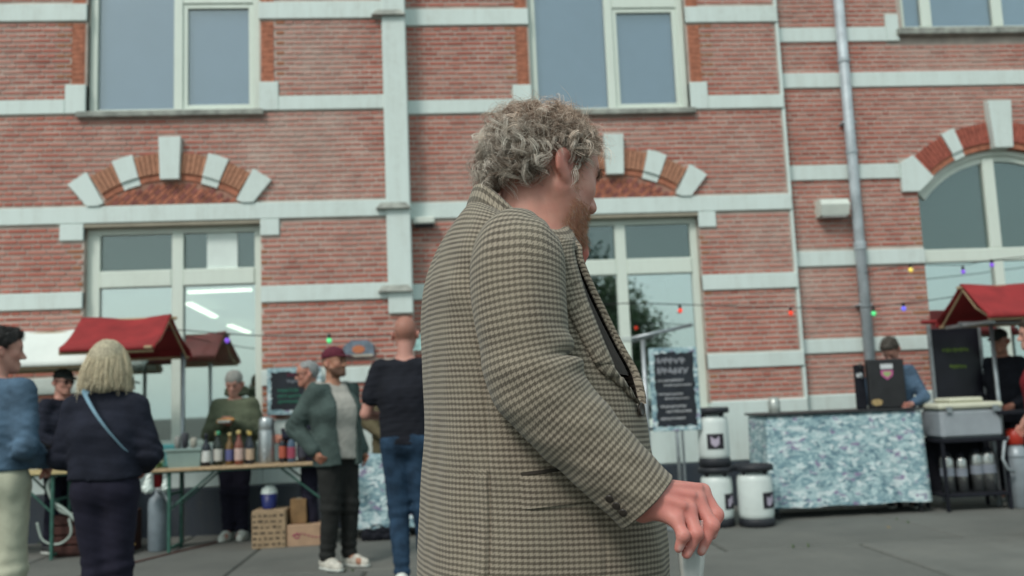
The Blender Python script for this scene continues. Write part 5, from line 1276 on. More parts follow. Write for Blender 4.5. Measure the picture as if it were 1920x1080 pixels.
# ------------------------------------------------------------------ rooms behind the ground-floor windows
def rooms():
    Mw = mat('room_plaster', (.50, .58, .54), .9, var=.05, vscale=2); Mf = mat('room_floor', (.20, .18, .15), .6)
    Me = mat_emit('lamp_tube', (1, .92, .76), 3.0)
    for (bld, x0, x1, Y, deep) in ((BLD, -6.5, -1.6, YL, 9.5), (BLD, .6, 3.4, YM, 3.2)):
        m = MB(); y0 = Y+.31; y1 = y0+deep; t = .05
        m.box(x0, x1, y1, y1+t, .3, 3.0); m.box(x0-t, x0, y0, y1, .3, 3.0); m.box(x1, x1+t, y0, y1, .3, 3.0); m.box(x0, x1, y0, y1, 3.0, 3.0+t); m.box(x0, x1, y0, y1, .25, .3)
        m.build('room', Mw, bld)
    # strip lamps under the ceiling of the left room
    for i, (a, b, lab) in enumerate((((-3.45, 12.35, 2.86), (-2.60, 12.28, 2.86), 'long strip lamp inside the left window nearest the glass'), ((-3.80, 13.65, 2.86), (-3.95, 15.75, 2.86), 'middle strip lamp inside the left window'), ((-4.12, 17.5, 2.86), (-4.15, 19.3, 2.86), 'far strip lamp inside the left window'))):
        A, B = Vector(a), Vector(b); c_ = (A+B)/2; o = empty('strip_lamp', c_+Vector((0, 0, .05)), 0, lab, 'lamp', 'strip lamps in the left room'); d = (B-A).normalized(); s = d.cross(Vector((0, 0, 1)))
        w_ = .035 if i == 0 else .05
        v = [p+s*u*w_+Vector((0, 0, h)) for p in (A, B) for u, h in ((-1, 0), (1, 0), (1, .03), (-1, .03))]
        f = [(0, 1, 2, 3), (7, 6, 5, 4), (0, 4, 5, 1), (1, 5, 6, 2), (2, 6, 7, 3), (3, 7, 4, 0)]; mesh('tube', v, f, Me, o)
        v2 = [p+s*u*w_*.6+Vector((0, 0, h)) for p in (A, B) for u, h in ((-1, .031), (1, .031), (1, .06), (-1, .06))]; mesh('housing', v2, f, mat('lamp_body', (.6, .6, .58), .5), o)
        for p in (A, B): MB().tube([p+Vector((0, 0, .06)), Vector((p.x, p.y, 3.0))], .006, 6).build('hanger', mat('lamp_body', (.6, .6, .58), .5), o)
    # pale roller blind in one pane and a paper sheet stuck in the transom light
    x0, cx, x1 = -2.947-.94, -2.947, -2.947+.94
    box('blind', x0+.12, cx-.02, YL+.17, YL+.175, 1.75, 2.70, M_blind_lt, WIN_L); box('paper_sheet', cx+.335, cx+.665, YL+.108, YL+.111, 2.845, 3.235, M_paper, WIN_L)
rooms()

# ------------------------------------------------------------------ trees across the square (behind the camera, seen mirrored in the panes)
def tree(label, x, y, h, rad, seed):
    r = np.random.default_rng(seed); t = empty('tree', (x, y, 0), 0, label, 'tree', 'trees across the square')
    mb = MB(); mb.tube([(x, y, 0), (x+.05, y, h*.25), (x-.05, y+.05, h*.5), (x+.05, y, h*.8)], [.17, .13, .09, .03], 10)
    for k in range(11):
        z = h*r.uniform(.28, .75); a = r.uniform(0, 6.28); q = (x+math.cos(a)*rad*.7, y+math.sin(a)*rad*.7, z+h*r.uniform(.08, .2)); mb.tube([(x, y, z), ((x+q[0])/2, (y+q[1])/2, z+h*.05), q], [.05, .035, .012], 6)
    mb.build('trunk', mat('bark', (.09, .075, .06), .9, var=.3, vscale=10, bscale=30), t, True)
    n_ = 9500; c_ = r.normal(0, 1, (60, 3)); c_ /= np.linalg.norm(c_, axis=1)[:, None]; c_ = c_*r.uniform(.35, 1, (60, 1))*np.array((rad, rad, h*.36))+np.array((x, y, h*.60))
    p = c_[r.integers(0, 60, n_)]+r.normal(0, .30, (n_, 3)); a = r.normal(0, 1, (n_, 3)); a /= np.linalg.norm(a, axis=1)[:, None]; b = np.cross(a, r.normal(0, 1, (n_, 3))); b /= np.linalg.norm(b, axis=1)[:, None]
    s = r.uniform(.06, .12, (n_, 1)); V = np.stack([p-a*s, p+b*s*.5, p+a*s, p-b*s*.5], 1).reshape(-1, 3); F = np.arange(n_*4).reshape(-1, 4)
    mesh('crown', V, F, mat('leaf_green', (.09, .14, .065), .6, var=.45, vscale=2), t)
tree('leafy tree mirrored in the left pane of the centre window', 5.1, -11.5, 7.4, 2.0, 1)
tree('smaller leafy tree mirrored beside the pane\'s mullion', 6.9, -15.5, 5.6, 1.5, 2)

# ------------------------------------------------------------------ market stalls
M_canvas = mat('red_canvas', (.27, .022, .024), .8, var=.18, vscale=4, bscale=160, bstr=.2); M_canvw = mat('white_canvas', (.70, .74, .70), .8, var=.06, vscale=3); M_wood = mat('stall_wood', (.42, .30, .18), .7, var=.3, vscale=20, vec=(1, 8, 8)); M_steel = mat('galvanised_tube', (.36, .39, .41), .4, .7, var=.15, vscale=12)
M_gmetal = mat('green_painted_steel', (.035, .11, .085), .5, var=.2, vscale=14)
def canvas_roof(parent, x0, x1, yn, yr, yf, ze, zr, m, seed, end_open=True):
    """sagging canvas over a ridge: near slope, far slope, short valance"""
    nx, ny = 30, 28; V = []
    for i in range(nx+1):
        x = x0+(x1-x0)*i/nx
        for j_ in range(ny+1):
            t = j_/ny
            if t < .08: y, z = yn, ze-.05*(1-t/.08)
            elif t > .92: y, z = yf, ze-.02-.05*(t-.92)/.08
            else:
                u = (t-.08)/.84
                if u < .5: w_ = u/.5; y = yn+(yr-yn)*w_; z = ze+(zr-ze)*(w_**1.25)
                else: w_ = (1-u)/.5; y = yf+(yr-yf)*w_; z = ze+(zr-ze)*(w_**1.25)
            sag = .018*math.sin(math.pi*i/nx)*math.sin(math.pi*t)+.008*math.sin(9*x+5*t+seed)*math.sin(math.pi*t)
            V.append((x+.02*math.sin(t*6.28+seed), y, z-sag))
    F = [(i*(ny+1)+j_, (i+1)*(ny+1)+j_, (i+1)*(ny+1)+j_+1, i*(ny+1)+j_+1) for i in range(nx) for j_ in range(ny)]
    o = mesh('canvas_roof', V, F, m, parent, True); md = o.modifiers.new('t', 'SOLIDIFY'); md.thickness = .004
    return o
def stall(label, x0, x1, yn, yr, yf, ze, zr, m, posts, seed, depth_parts=True):
    s = empty('market_stall', ((x0+x1)/2, (yn+yf)/2, 0), 0, label, 'market stall')
    canvas_roof(s, x0, x1, yn, yr, yf, ze, zr, m, seed)
    MB().tube([(x0-.02, yr, zr-.035), (x1+.035, yr, zr-.035)], .016, 8).build('ridge_pole', M_wood, s)
    MB().tube([(x0+.01, yn+.03, ze-.06), (x1-.01, yn+.03, ze-.06)], .014, 8).build('eave_pole', M_wood, s); MB().tube([(x0+.01, yf-.03, ze-.07), (x1-.01, yf-.03, ze-.07)], .014, 8).build('eave_pole', M_wood, s)
    for x in (x0+.04, x1-.04):
        MB().tube([(x, yn+.03, ze-.05), (x, yn+.03+(yr-yn)*.5, ze+(zr-ze)*.36-.05), (x, yr, zr-.06), (x, yf-.03, ze-.06)], .011, 6).build('rafter', M_wood, s)
    for (x, y) in posts: MB().tube([(x, y, 0), (x, y, ze-.02)], .021, 10).build('post', M_steel, s, True)
    return s
def stalls():
    s = stall('market stall with small red canvas roof behind the blonde woman', -3.50, -2.655, 8.40, 9.0, 9.60, 1.915, 2.235, M_canvas, ((-3.45, 9.55), (-2.72, 9.55)), 1)
    box('tie_clip', -2.73, -2.66, 8.375, 8.41, 1.87, 1.90, M_wood, s, .006)
    w_ = stall('long white canvas canopy at the left edge', -6.2, -3.40, 9.05, 9.35, 9.75, 1.83, 2.16, M_canvw, ((-6.1, 9.7), (-3.6, 9.72)), 3)
    s = stall('market stall with wide red canvas roof at the right edge', 5.26, 7.6, 8.45, 8.92, 9.40, 1.93, 2.265, M_canvas, ((5.64, 9.05), (7.5, 8.62), (7.5, 9.36)), 5)
    MB().tube([(5.10, 9.42, 1.925), (5.40, 9.42, 1.925)], .022, 8).build('canvas_roll', M_canvas, s); MB().tube([(5.30, 9.05, 1.87), (7.5, 9.05, 1.87)], .02, 8).build('cross_bar', M_steel, s); MB().tube([(5.34, 8.52, 1.85), (5.34, 9.38, 1.85)], .02, 8).build('cross_bar', M_steel, s)
    # dark display board at the back of the right stall
    b = empty('display_board', (5.55, 9.62, 0), 0, 'black display board with faint green lettering in the right stall', 'board')
    MB().box(5.29, 5.83, 9.60, 9.63, .30, 1.86, .006).build('panel', mat('black_board', (.010, .010, .016), .35, var=.2), b); MB().box(5.262, 5.289, 9.59, 9.64, 0, 1.90, .004).build('board_frame', M_steel, b); MB().box(5.831, 5.858, 9.59, 9.64, 0, 1.90, .004).build('board_frame', M_steel, b)
    Mg = mat('green_print', (.10, .16, .03), .6); r = random.Random(4)
    mb = MB()
    for (xa, xb, z) in ((5.40, 5.70, 1.62), (5.47, 5.66, 1.44)):
        x = xa
        while x < xb: l = r.uniform(.012, .03); mb.box(x, x+l, 9.594, 9.5985, z-r.uniform(.01, .025), z+r.uniform(.01, .022)); x += l+.008
    mb.build('lettering', Mg, b)
stalls()

# ------------------------------------------------------------------ tables, bottles, boxes on the left
def trestle(label, x0, x1, y0, y1, z, legs, plank=M_wood):
    t = empty('folding_table', ((x0+x1)/2, (y0+y1)/2, 0), 0, label, 'table')
    n_ = 3; w_ = (y1-y0)/n_
    for k in range(n_): MB().box(x0, x1, y0+k*w_+.003, y0+(k+1)*w_-.003, z-.028, z, .004).build('plank', plank, t)
    MB().box(x0+.03, x1-.03, y0+.03, y1-.03, z-.045, z-.029, .002).build('batten', M_gmetal, t)
    for x, d in legs:
        for y in (y0+.06, y1-.06): MB().box(x-.014, x+.014, y-.014, y+.014, 0, z-.046, .003).build('leg', M_gmetal, t)
        MB().box(x-.011, x+.011, y0+.075, y1-.075, .03, .055, .003).build('leg_rail', M_gmetal, t)
        MB().box(x-.011, x+.011, y0+.075, y1-.075, .52, .545, .003).build('leg_rail', M_gmetal, t)
        for y in (y0+.10, y1-.10): MB().tube([(x, y, .40), (x+d, y, z-.05)], .010, 6).build('brace', M_gmetal, t)
    return t
def bottle(label, x, y, z, body, lab, cap, h=.29, r=.038):
    b = empty('bottle', (x, y, z), 0, label, 'bottle', 'bottles on the folding table'); g = mat('bottle_glass_%d' % (hash(body) % 999), body, .12, var=.1, spec=.6)
    MB().lathe([(r*.9, 0), (r, .006), (r, h*.56), (r*.86, h*.64), (r*.42, h*.76), (r*.36, h*.94), (r*.40, h*.95)], (x, y, z), 18).build('glass', g, b, True)
    lm = MB(); lm.lathe([(r+.0012, h*.14), (r+.0012, h*.48)], (x, y, z), 18, False); lm.build('paper_label', mat('label_%d' % (hash(lab) % 999), lab, .7, var=.25, vscale=40), b, True)
    MB().lathe([(r*.43, h*.90), (r*.45, h*.91), (r*.45, h), (r*.38, h*1.01)], (x, y, z), 12).build('cap', mat('cap_%d' % (hash(cap) % 999), cap, .4), b, True)
def carton(name, label, x0, x1, y0, y1, z0, z1, m, cat='box', rz=0):
    b = empty(name, ((x0+x1)/2, (y0+y1)/2, z0), 0, label, cat); MB().box(x0, x1, y0, y1, z0, z1, .006).build('carton', m, b)
    MB().box((x0+x1)/2-.03, (x0+x1)/2+.03, y0+.005, y1-.005, z1+.0005, z1+.002).build('tape', mat('packing_tape', (.34, .24, .14), .35), b); return b
def left_goods():
    trestle('long wooden folding table with green steel legs carrying the bottles', -2.80, -1.02, 8.72, 9.22, .775, ((-2.62, .40), (-1.20, -.4)))
    trestle('short yellowish folding table behind the denim jacketed man', -4.9, -3.42, 8.70, 9.2, .80, ((-4.7, .35), (-3.66, -.35)), mat('yellow_wood', (.50, .40, .20), .65, var=.25, vscale=16, vec=(1, 8, 8)))
    W, z = 8.86, .775
    B = [(-2.305, (.010, .012, .02), (.62, .64, .62), (.01, .01, .02), 'dark bottle with white label leftmost in the row'), (-2.20, (.012, .02, .014), (.50, .50, .46), (.05, .30, .16), 'dark bottle with grey label and green cap'), (-2.10, (.16, .09, .03), (.10, .11, .26), (.45, .35, .16), 'amber bottle with blue label'),
         (-2.00, (.20, .06, .04), (.55, .40, .36), (.5, .38, .15), 'reddish bottle with white and red label'), (-1.905, (.015, .02, .03), (.48, .36, .26), (.50, .36, .08), 'dark bottle with cream label and gold cap'),
         (-1.60, (.02, .022, .03), (.42, .10, .06), (.02, .02, .03), 'dark bottle with orange label right of the steel urn'), (-1.51, (.06, .10, .16), (.32, .06, .10), (.03, .04, .06), 'blue bottle with red label right of the steel urn'), (-1.42, (.018, .02, .028), (.05, .05, .07), (.3, .3, .3), 'dark bottle with black label nearest the sunglasses man')]
    for i, (x, b, l, c_, lb) in enumerate(B): bottle(lb, x, W+(i % 3)*.03, z, b, l, c_, .30+.02*(i % 2), .040)
    for i, x in enumerate((-2.25, -2.05, -1.95)): bottle(['dark bottle in the second row behind the leftmost two', 'dark bottle in the second row behind the amber and red bottles', 'dark bottle in the second row nearest the steel urn'][i], x, W+.17, z, (.012, .014, .02), (.2, .2, .2), (.35, .28, .12), .31, .037)
    # tub with tools, turquoise box, green bundle
    t = empty('plastic_tub', (-2.52, 8.95, z), 0, 'grey green plastic tub on the folding table', 'tub'); Mt = mat('grey_green_plastic', (.22, .30, .28), .5, var=.08)
    mb = MB(); v0 = [(-2.65, 8.84), (-2.36, 8.84), (-2.36, 9.06), (-2.65, 9.06)]; e = .018
    v = [(x, y, z) for x, y in v0]+[(x+(-e if x < -2.5 else e), y+(-e if y < 8.95 else e), z+.165) for x, y in v0]+[(x+(-e+.008 if x < -2.5 else e-.008), y+(-e+.008 if y < 8.95 else e-.008), z+.165) for x, y in v0]+[(x+(.008 if x < -2.5 else -.008), y+(.008 if y < 8.95 else -.008), z+.02) for x, y in v0]
    F = [(3, 2, 1, 0)]+[(i+4*k, (i+1) % 4+4*k, (i+1) % 4+4*k+4, i+4*k+4) for k in range(3) for i in range(4)]+[(12, 13, 14, 15)]
    mb.add(v, F).build('tub', Mt, t); MB().box(-2.678, -2.332, 8.81, 8.822, z+.15, z+.175, .004).build('rim', Mt, t)
    for x, h, c_ in ((-2.60, .27, (.3, .3, .28)), (-2.53, .30, (.05, .05, .06)), (-2.45, .25, (.42, .40, .34))):
        o = empty('utensil', (x, 8.97, z+.02), 0, {.27: 'grey kitchen utensil standing in the tub', .30: 'black kitchen utensil standing in the tub', .25: 'pale kitchen utensil standing in the tub'}[h], 'utensil'); MB().lathe([(.012, .004), (.012, .15), (.03, .17), (.034, h-.02), (.02, h)], (x, 8.97, z+.02), 10).build('tool', mat('utensil_%d' % int(h*100), c_, .5), o, True)
    c_ = empty('storage_box', (-2.70, 9.05, z), 0, 'turquoise plastic box beside the grey tub', 'box'); MB().box(-2.765, -2.62, 9.0, 9.12, z, z+.21, .008).build('carton', mat('turquoise_plastic', (.10, .36, .38), .45), c_); MB().box(-2.772, -2.613, 8.993, 9.127, z+.18, z+.212, .004).build('lid', mat('turquoise_plastic', (.10, .36, .38), .45), c_)
    h = empty('herb_bunch', (-2.74, 8.86, z), 0, 'bunch of green herbs in clear wrap on the table corner', 'herbs'); mb = MB(); r = random.Random(3)
    for k in range(260):
        x, y, q = -2.74+r.gauss(0, .03), 8.86+r.gauss(0, .03), z+r.uniform(0, .08); s = .012; a = r.uniform(0, 6.3); mb.add([(x, y, q), (x+math.cos(a)*s, y+math.sin(a)*s, q+.01), (x+math.cos(a+.7)*s*1.6, y+math.sin(a+.7)*s*1.6, q+.004), (x+math.cos(a+1.4)*s, y+math.sin(a+1.4)*s, q+.01)], [(0, 1, 2, 3)])
    mb.build('leaves', mat('herb_green', (.16, .26, .08), .7, var=.3, vscale=40), h); MB().lathe([(.05, .06), (.055, .13), (.045, .165)], (-2.74, 8.86, z), 14, False).build('wrap', mat('cloudy_wrap', (.42, .45, .44), .4), h, True)
    u = empty('steel_urn', (-1.76, 8.95, z), 0, 'tall brushed steel drinks urn standing among the bottles', 'urn'); Ms = mat('brushed_steel', (.42, .45, .46), .35, .75, var=.1, vscale=3, vec=(1, 1, 8))
    MB().lathe([(.075, 0), (.078, .01), (.078, .30), (.072, .315), (.074, .32), (.074, .40), (.06, .43), (.02, .44)], (-1.76, 8.95, z), 28).build('tank', Ms, u, True); MB().tube([(-1.76, 8.875, z+.06), (-1.76, 8.835, z+.06), (-1.76, 8.83, z+.035)], .009, 8).build('tap', M_steel, u)
    for k in (.12, .27): MB().lathe([(.0785, k), (.0795, k+.002), (.0785, k+.004)], (-1.76, 8.95, z), 28, False).build('seam_ring', M_steel, u)
    # paper bag and napkins by the second table
    n_ = empty('napkin_stack', (-.98, 8.8, z), 0, 'stack of white napkins at the table\'s right end', 'napkins')
    for k in range(6): MB().box(-1.13+.003*k, -.99-.002*k, 8.74, 8.88, z+.001+k*.008, z+.007+k*.008, .001).build('napkin', M_paper, n_)
    # things under the table
    Mk = mat('kraft_card', (.33, .235, .145), .85, var=.12, vscale=10); c1 = carton('cardboard_box', 'printed cardboard box with dark pattern under the table', -1.87, -1.56, 8.78, 9.12, 0, .345, Mk)
    r = random.Random(8); mb = MB()
    for row in range(6):
        x = -1.86
        while x < -1.585: l = r.uniform(.02, .05); MB().box(x, min(x+l, -1.565), 8.7775, 8.7792, .03+row*.052, .03+row*.052+r.uniform(.012, .024)).build('printed_mark', mat('box_print', (.07, .05, .035), .8), c1); x += l+r.uniform(.012, .03)
    c2 = carton('cardboard_box', 'low cardboard box with pink logo under the table', -1.555, -1.16, 8.80, 9.12, 0, .20, mat('kraft_card_pink', (.40, .26, .17), .85, var=.1, vscale=10)); mb = MB()
    for k in range(9): a = k*.7; mb.tube([(-1.50+.035*k, 8.797, .10+.02*math.sin(a)), (-1.485+.035*k, 8.797, .10+.02*math.sin(a+.7))], .006, 5)
    for k in range(8): a = k/8*6.28; mb.box(-1.46+.022*math.cos(a)-.006, -1.46+.022*math.cos(a)+.006, 8.7965, 8.799, .10+.022*math.sin(a)-.006, .10+.022*math.sin(a)+.006)
    mb.build('logo', mat('magenta_print', (.30, .03, .10), .7), c2)
    carton('cardboard_box', 'small brown box standing on the low cardboard box', -1.53, -1.38, 8.86, 9.02, .203, .43, mat('brown_card', (.22, .13, .06), .85, var=.2, vscale=12))
    b = empty('bucket', (-1.74, 8.95, .348), 0, 'dark blue bucket stuffed with a white bag on the patterned box', 'bucket'); MB().lathe([(.06, 0), (.075, .14), (.078, .14), (.064, .005)], (-1.74, 8.95, .348), 20, False).build('pail', mat('blue_plastic', (.012, .02, .12), .45), b, True); MB().lathe([(.001, .012), (.062, .012)], (-1.74, 8.95, .348), 20, False).build('bottom', mat('blue_plastic', (.012, .02, .12), .45), b)
    f = Field(np.arange(-.1, .1, .008), np.arange(-.1, .1, .008), np.arange(0, .16, .008)); f.ell((0, 0, .05), (.07, .07, .07), None, .02); f.warp(lambda X, Y, Z: .014*fbm(X, Y, Z, 60, 2)); V, F = f.mesh(); mesh('bag', V+np.array((-1.74, 8.95, .44)), F, M_paper, b, True)
    # gas cylinder with hose, red rag, tubes at the far left
    g = empty('gas_cylinder', (-2.79, 9.0, 0), 0, 'grey gas cylinder with hose under the table edge', 'cylinder'); Mc = mat('grey_cylinder_paint', (.20, .24, .27), .45, var=.15, vscale=8)
    MB().lathe([(.08, 0), (.088, .01), (.088, .44), (.075, .49), (.04, .515), (.03, .53), (.03, .56)], (-2.79, 9.0, 0), 24).build('tank', Mc, g, True); MB().lathe([(.022, .56), (.028, .565), (.028, .60), (.015, .61)], (-2.79, 9.0, 0), 12).build('valve', M_steel, g, True)
    MB().tube([(-2.79, 8.97, .58), (-2.72, 8.92, .56), (-2.66, 8.90, .48), (-2.63, 8.9, .38)], .022, 8).build('hose', mat('pale_hose', (.34, .38, .40), .5), g, True)
    rg = empty('cup', (-2.74, 8.84, .60), 0, 'dark red cup hanging at the table\'s left end', 'cup'); MB().lathe([(.038, 0), (.044, .13), (.046, .13), (.046, .137), (.040, .137), (.036, .006)], (-2.74, 8.84, .60), 18).build('cup_wall', mat('red_plastic_cup', (.22, .008, .012), .4), rg, True); MB().tube([(-2.74, 8.84, .735), (-2.74, 8.86, .745)], .006, 6).build('hook', M_steel, rg)
    # plastic bags hanging beside it
    for x, lab, s in ((-2.82, 'white plastic bag hanging left of the red cup', 1.0), (-2.66, 'small white plastic bag hanging right of the red cup', .7)):
        o = empty('plastic_bag', (x, 8.80, .55), 0, lab, 'bag'); f = Field(np.arange(-.1, .1, .008), np.arange(-.06, .06, .008), np.arange(-.02, .22, .008)); f.cone((0, 0, .05), (.01, 0, .16), .05*s, .022*s, .03); f.warp(lambda X, Y, Z: .010*fbm(X, Y, Z, 70, 6)); V, F = f.mesh(); mesh('bag', V+np.array((x, 8.80, .55)), F, M_paper, o, True)
    # crate with tubing under the short table
    cr = empty('crate', (-3.4, 9.05, 0), 0, 'dark red crate with loose tubes behind the blonde woman', 'crate'); Mr = mat('dark_red_crate', (.055, .018, .014), .7, var=.3, vscale=8)
    for k in range(4): MB().box(-3.70, -3.02, 8.86, 8.875, .03+k*.09, .03+k*.09+.075, .004).build('slat', Mr, cr)
    for xx in (-3.70, -3.035): MB().box(xx, xx+.015, 8.876, 9.25, .0, .38, .004).build('side', Mr, cr)
    MB().box(-3.684, -3.036, 9.236, 9.25, .0, .38, .004).build('side', Mr, cr); MB().box(-3.684, -3.036, 8.876, 9.235, .01, .025, .002).build('bottom', Mr, cr)
    Mtu = mat('clear_tubing', (.36, .42, .38), .35)
    for k, (pts, lab) in enumerate((([(-3.66, 8.82, .76), (-3.72, 8.80, .66), (-3.62, 8.80, .45), (-3.44, 8.80, .38), (-3.36, 8.82, .36)], 'pale tube curling under the short table, upper one'), ([(-3.68, 8.79, .52), (-3.55, 8.78, .44), (-3.42, 8.78, .30), (-3.34, 8.80, .26)], 'pale tube slanting down under the short table'), ([(-3.80, 8.78, .34), (-3.74, 8.77, .18), (-3.60, 8.77, .14), (-3.50, 8.78, .22), (-3.52, 8.79, .36)], 'pale tube coiled in a loop above the paving'))):
        P_ = np.array(pts); pp = spline(np.linspace(0, len(P_)-1, 24), np.arange(len(P_)), P_); o = empty('tube', tuple(P_[-1]), 0, lab, 'tube', 'loose tubes under the short table'); MB().tube(pp, .017-.003*k, 8).build('hose', Mtu, o, True)
    # printed bag on the short table
    pb = empty('printed_bag', (-3.62, 8.86, .80), 0, 'white and pink printed bag on the short table', 'bag'); f = Field(np.arange(-.12, .12, .008), np.arange(-.08, .08, .008), np.arange(-.02, .36, .008)); f.cone((0, 0, .05), (.03, 0, .25), .075, .05, .04); f.warp(lambda X, Y, Z: .010*fbm(X, Y, Z, 55, 8)); f.cut(lambda X, Y, Z: .003-Z+0*X+0*Y); V, F = f.mesh()
    m_, n2, b2 = newmat('pink_print_bag'); n2.links.new(ramp(n2, noise(n2, 14, 2, .5, objco(n2)), [(.48, (.62, .64, .64)), (.52, (.46, .20, .30))], 'CONSTANT'), b2.inputs['Base Color']); mesh('bag', V+np.array((-3.62, 8.86, .80)), F, m_, pb, True)
    # scrap of yellow card on the paving
    y_ = empty('card_scrap', (-3.02, 8.84, 0), 0, 'folded yellow card lying on the paving', 'card'); mesh('card', [(-3.09, 8.82, .001), (-2.97, 8.80, .001), (-2.95, 8.86, .10), (-3.06, 8.88, .06), (-3.0, 8.95, .001)], [(0, 1, 2, 3), (3, 2, 4)], mat('yellow_card', (.42, .28, .08), .8), y_)
left_goods()

# ------------------------------------------------------------------ camouflage-print counter covers, boards, kegs
def draped_box(name, label, x0, x1, y0, y1, z0, z1, splay=.03, seed=1, cat='counter'):
    """table under a printed cloth that hangs in soft folds to just above the ground"""
    o = empty(name, ((x0+x1)/2, (y0+y1)/2, 0), 0, label, cat); nx, nz_ = 44, 16
    per = [];  
    def edge(a, b, n_):
        for i in range(n_): per.append((a[0]+(b[0]-a[0])*i/n_, a[1]+(b[1]-a[1])*i/n_))
    edge((x0, y0), (x1, y0), 50); edge((x1, y0), (x1, y1), 20); edge((x1, y1), (x0, y1), 50); edge((x0, y1), (x0, y0), 20)
    cx, cy = (x0+x1)/2, (y0+y1)/2; V = []; m = len(per)
    for j_ in range(nz_+1):
        t = j_/nz_
        for i, (x, y) in enumerate(per):
            dx, dy = (x-cx)/((x1-x0)/2), (y-cy)/((y1-y0)/2); nx_, ny_ = (dx if abs(dx) > .97 else 0), (dy if abs(dy) > .97 else 0)
            w_ = .012*math.sin(i*.55+seed)*t+.006*math.sin(i*1.3+2*seed)*t
            V.append((x+nx_*(splay*t+w_), y+ny_*(splay*t+w_), z1-(z1-z0)*t+.006*math.sin(i*.33+seed)*t))
    F = [(j_*m+i, (j_+1)*m+i, (j_+1)*m+(i+1) % m, j_*m+(i+1) % m) for j_ in range(nz_) for i in range(m)]
    F.append(list(range(m))); mesh('cloth', V, F, M_camo, o, True)
    for x in (x0+.06, x1-.06):
        for y in (y0+.06, y1-.06): MB().box(x-.02, x+.02, y-.02, y+.02, .06, z1-.03, .004).build('leg', M_plinth, o); MB().lathe([(.02, 0), (.03, .01), (.03, .045), (.02, .055)], (x, y, 0), 12).build('castor', mat('black_rubber', (.015, .015, .017), .7), o)
    return o
def chalkboard(label, x0, x1, y, z0, z1, texts, pole=None, seed=3):
    o = empty('chalkboard', ((x0+x1)/2, y, 0 if pole else z0), 0, label, 'chalkboard'); r = random.Random(seed)
    MB().box(x0, x1, y, y+.015, z0, z1, .003).build('backing', M_camo, o)
    pts = []; ix, iz = .045, .05; n_ = 40
    def pt(x, z): pts.append((x+r.uniform(-.012, .012), z+r.uniform(-.012, .012)))
    for k in range(10): pt(x0+ix+(x1-x0-2*ix)*k/10, z0+iz)
    for k in range(18): pt(x1-ix, z0+iz+(z1-z0-2*iz)*k/18)
    for k in range(10): pt(x1-ix-(x1-x0-2*ix)*k/10, z1-iz)
    for k in range(18): pt(x0+ix, z1-iz-(z1-z0-2*iz)*k/18)
    MB().prism(pts, y-.004, y+.001).build('slate', mat('slate_black', (.016, .020, .028), .7, var=.3, vscale=6), o)
    # hand-lettered strokes
    for (xa, xb, z, h, c_) in texts:
        mb = MB(); x = xa
        while x < xb:
            w_ = h*r.uniform(.45, .7); kind = r.randrange(4); s = max(.0022, h*.09)
            P = lambda u, v: (x+u*w_, y-.006, z+v*h)
            st = [[P(u, .5+.5*math.sin(7*u+kind)*r.uniform(.5, 1)) for u in np.linspace(0, 1.1, 6)], [P(.1+.2*kind, r.uniform(0, .3)), P(.15+.2*kind, r.uniform(.7, 1))]]
            for q in st: mb.tube(q, s, 4)
            x += w_+h*.16
        mb.build('lettering', mat('chalk_%d' % int(c_[0]*100), c_, .9), o)
    if pole:
        MB().tube([((x0+x1)/2, y+.03, 0), ((x0+x1)/2, y+.03, z1-.2)], .018, 10).build('stand_pole', M_steel, o, True); MB().lathe([(.16, 0), (.16, .012), (.03, .02)], ((x0+x1)/2, y+.03, 0), 20).build('stand_base', M_steel, o)
        MB().box((x0+x1)/2-.03, (x0+x1)/2+.03, y+.0155, y+.03, z0+.1, z0+.2, .003).build('bracket', M_steel, o)
    return o
def keg(label, x, y, z, r=.148, h=.56, face=0):
    k = empty('keg', (x, y, z), 0, label, 'keg', 'white beer kegs'); Mw = mat('keg_white_plastic', (.62, .68, .66), .35, var=.05, vscale=6); Mk = mat('keg_black_plastic', (.022, .024, .03), .5)
    MB().lathe([(r*.80, .06), (r*.96, .085), (r, .12), (r, h*.74), (r*.95, h*.82), (r*.62, h*.885), (r*.3, h*.90)], (x, y, z), 28).build('shell', Mw, k, True)
    MB().lathe([(r*.92, 0), (r*1.02, .008), (r*1.02, .07), (r*.95, .085), (r*.88, .08), (r*.86, .01)], (x, y, z), 28).build('foot_ring', Mk, k, True)
    MB().lathe([(r*.98, h*.90), (r*1.12, h*.91), (r*1.12, h-.012), (r*1.06, h), (r*.96, h-.006), (r*.94, h*.92)], (x, y, z), 28).build('top_ring', Mk, k, True)
    for a in (0, 1.57, 3.14, 4.71): MB().tube([(x+r*.75*math.cos(a+.5), y+r*.75*math.sin(a+.5), z+h*.84), (x+r*1.0*math.cos(a+.5), y+r*1.0*math.sin(a+.5), z+h*.93)], .018, 6).build('strut', Mk, k)
    V = []; aa = np.linspace(face-.55, face+.55, 10)
    for zz in (h*.30, h*.56):
        for a in aa: V.append((x+(r+.0015)*math.sin(a), y-(r+.0015)*math.cos(a), z+zz))
    mesh('paper_label', V, [(i, i+1, i+11, i+10) for i in range(9)], mat('keg_label_black', (.02, .018, .025), .6), k)
    V = []; 
    for zz in (h*.37, h*.50):
        for a in np.linspace(face-.3, face+.25, 6): V.append((x+(r+.003)*math.sin(a), y-(r+.003)*math.cos(a), z+zz+.018*math.sin(a*9)))
    mesh('label_emblem', V, [(i, i+1, i+7, i+6) for i in range(5)], mat('keg_label_mark', (.46, .40, .50), .6), k)
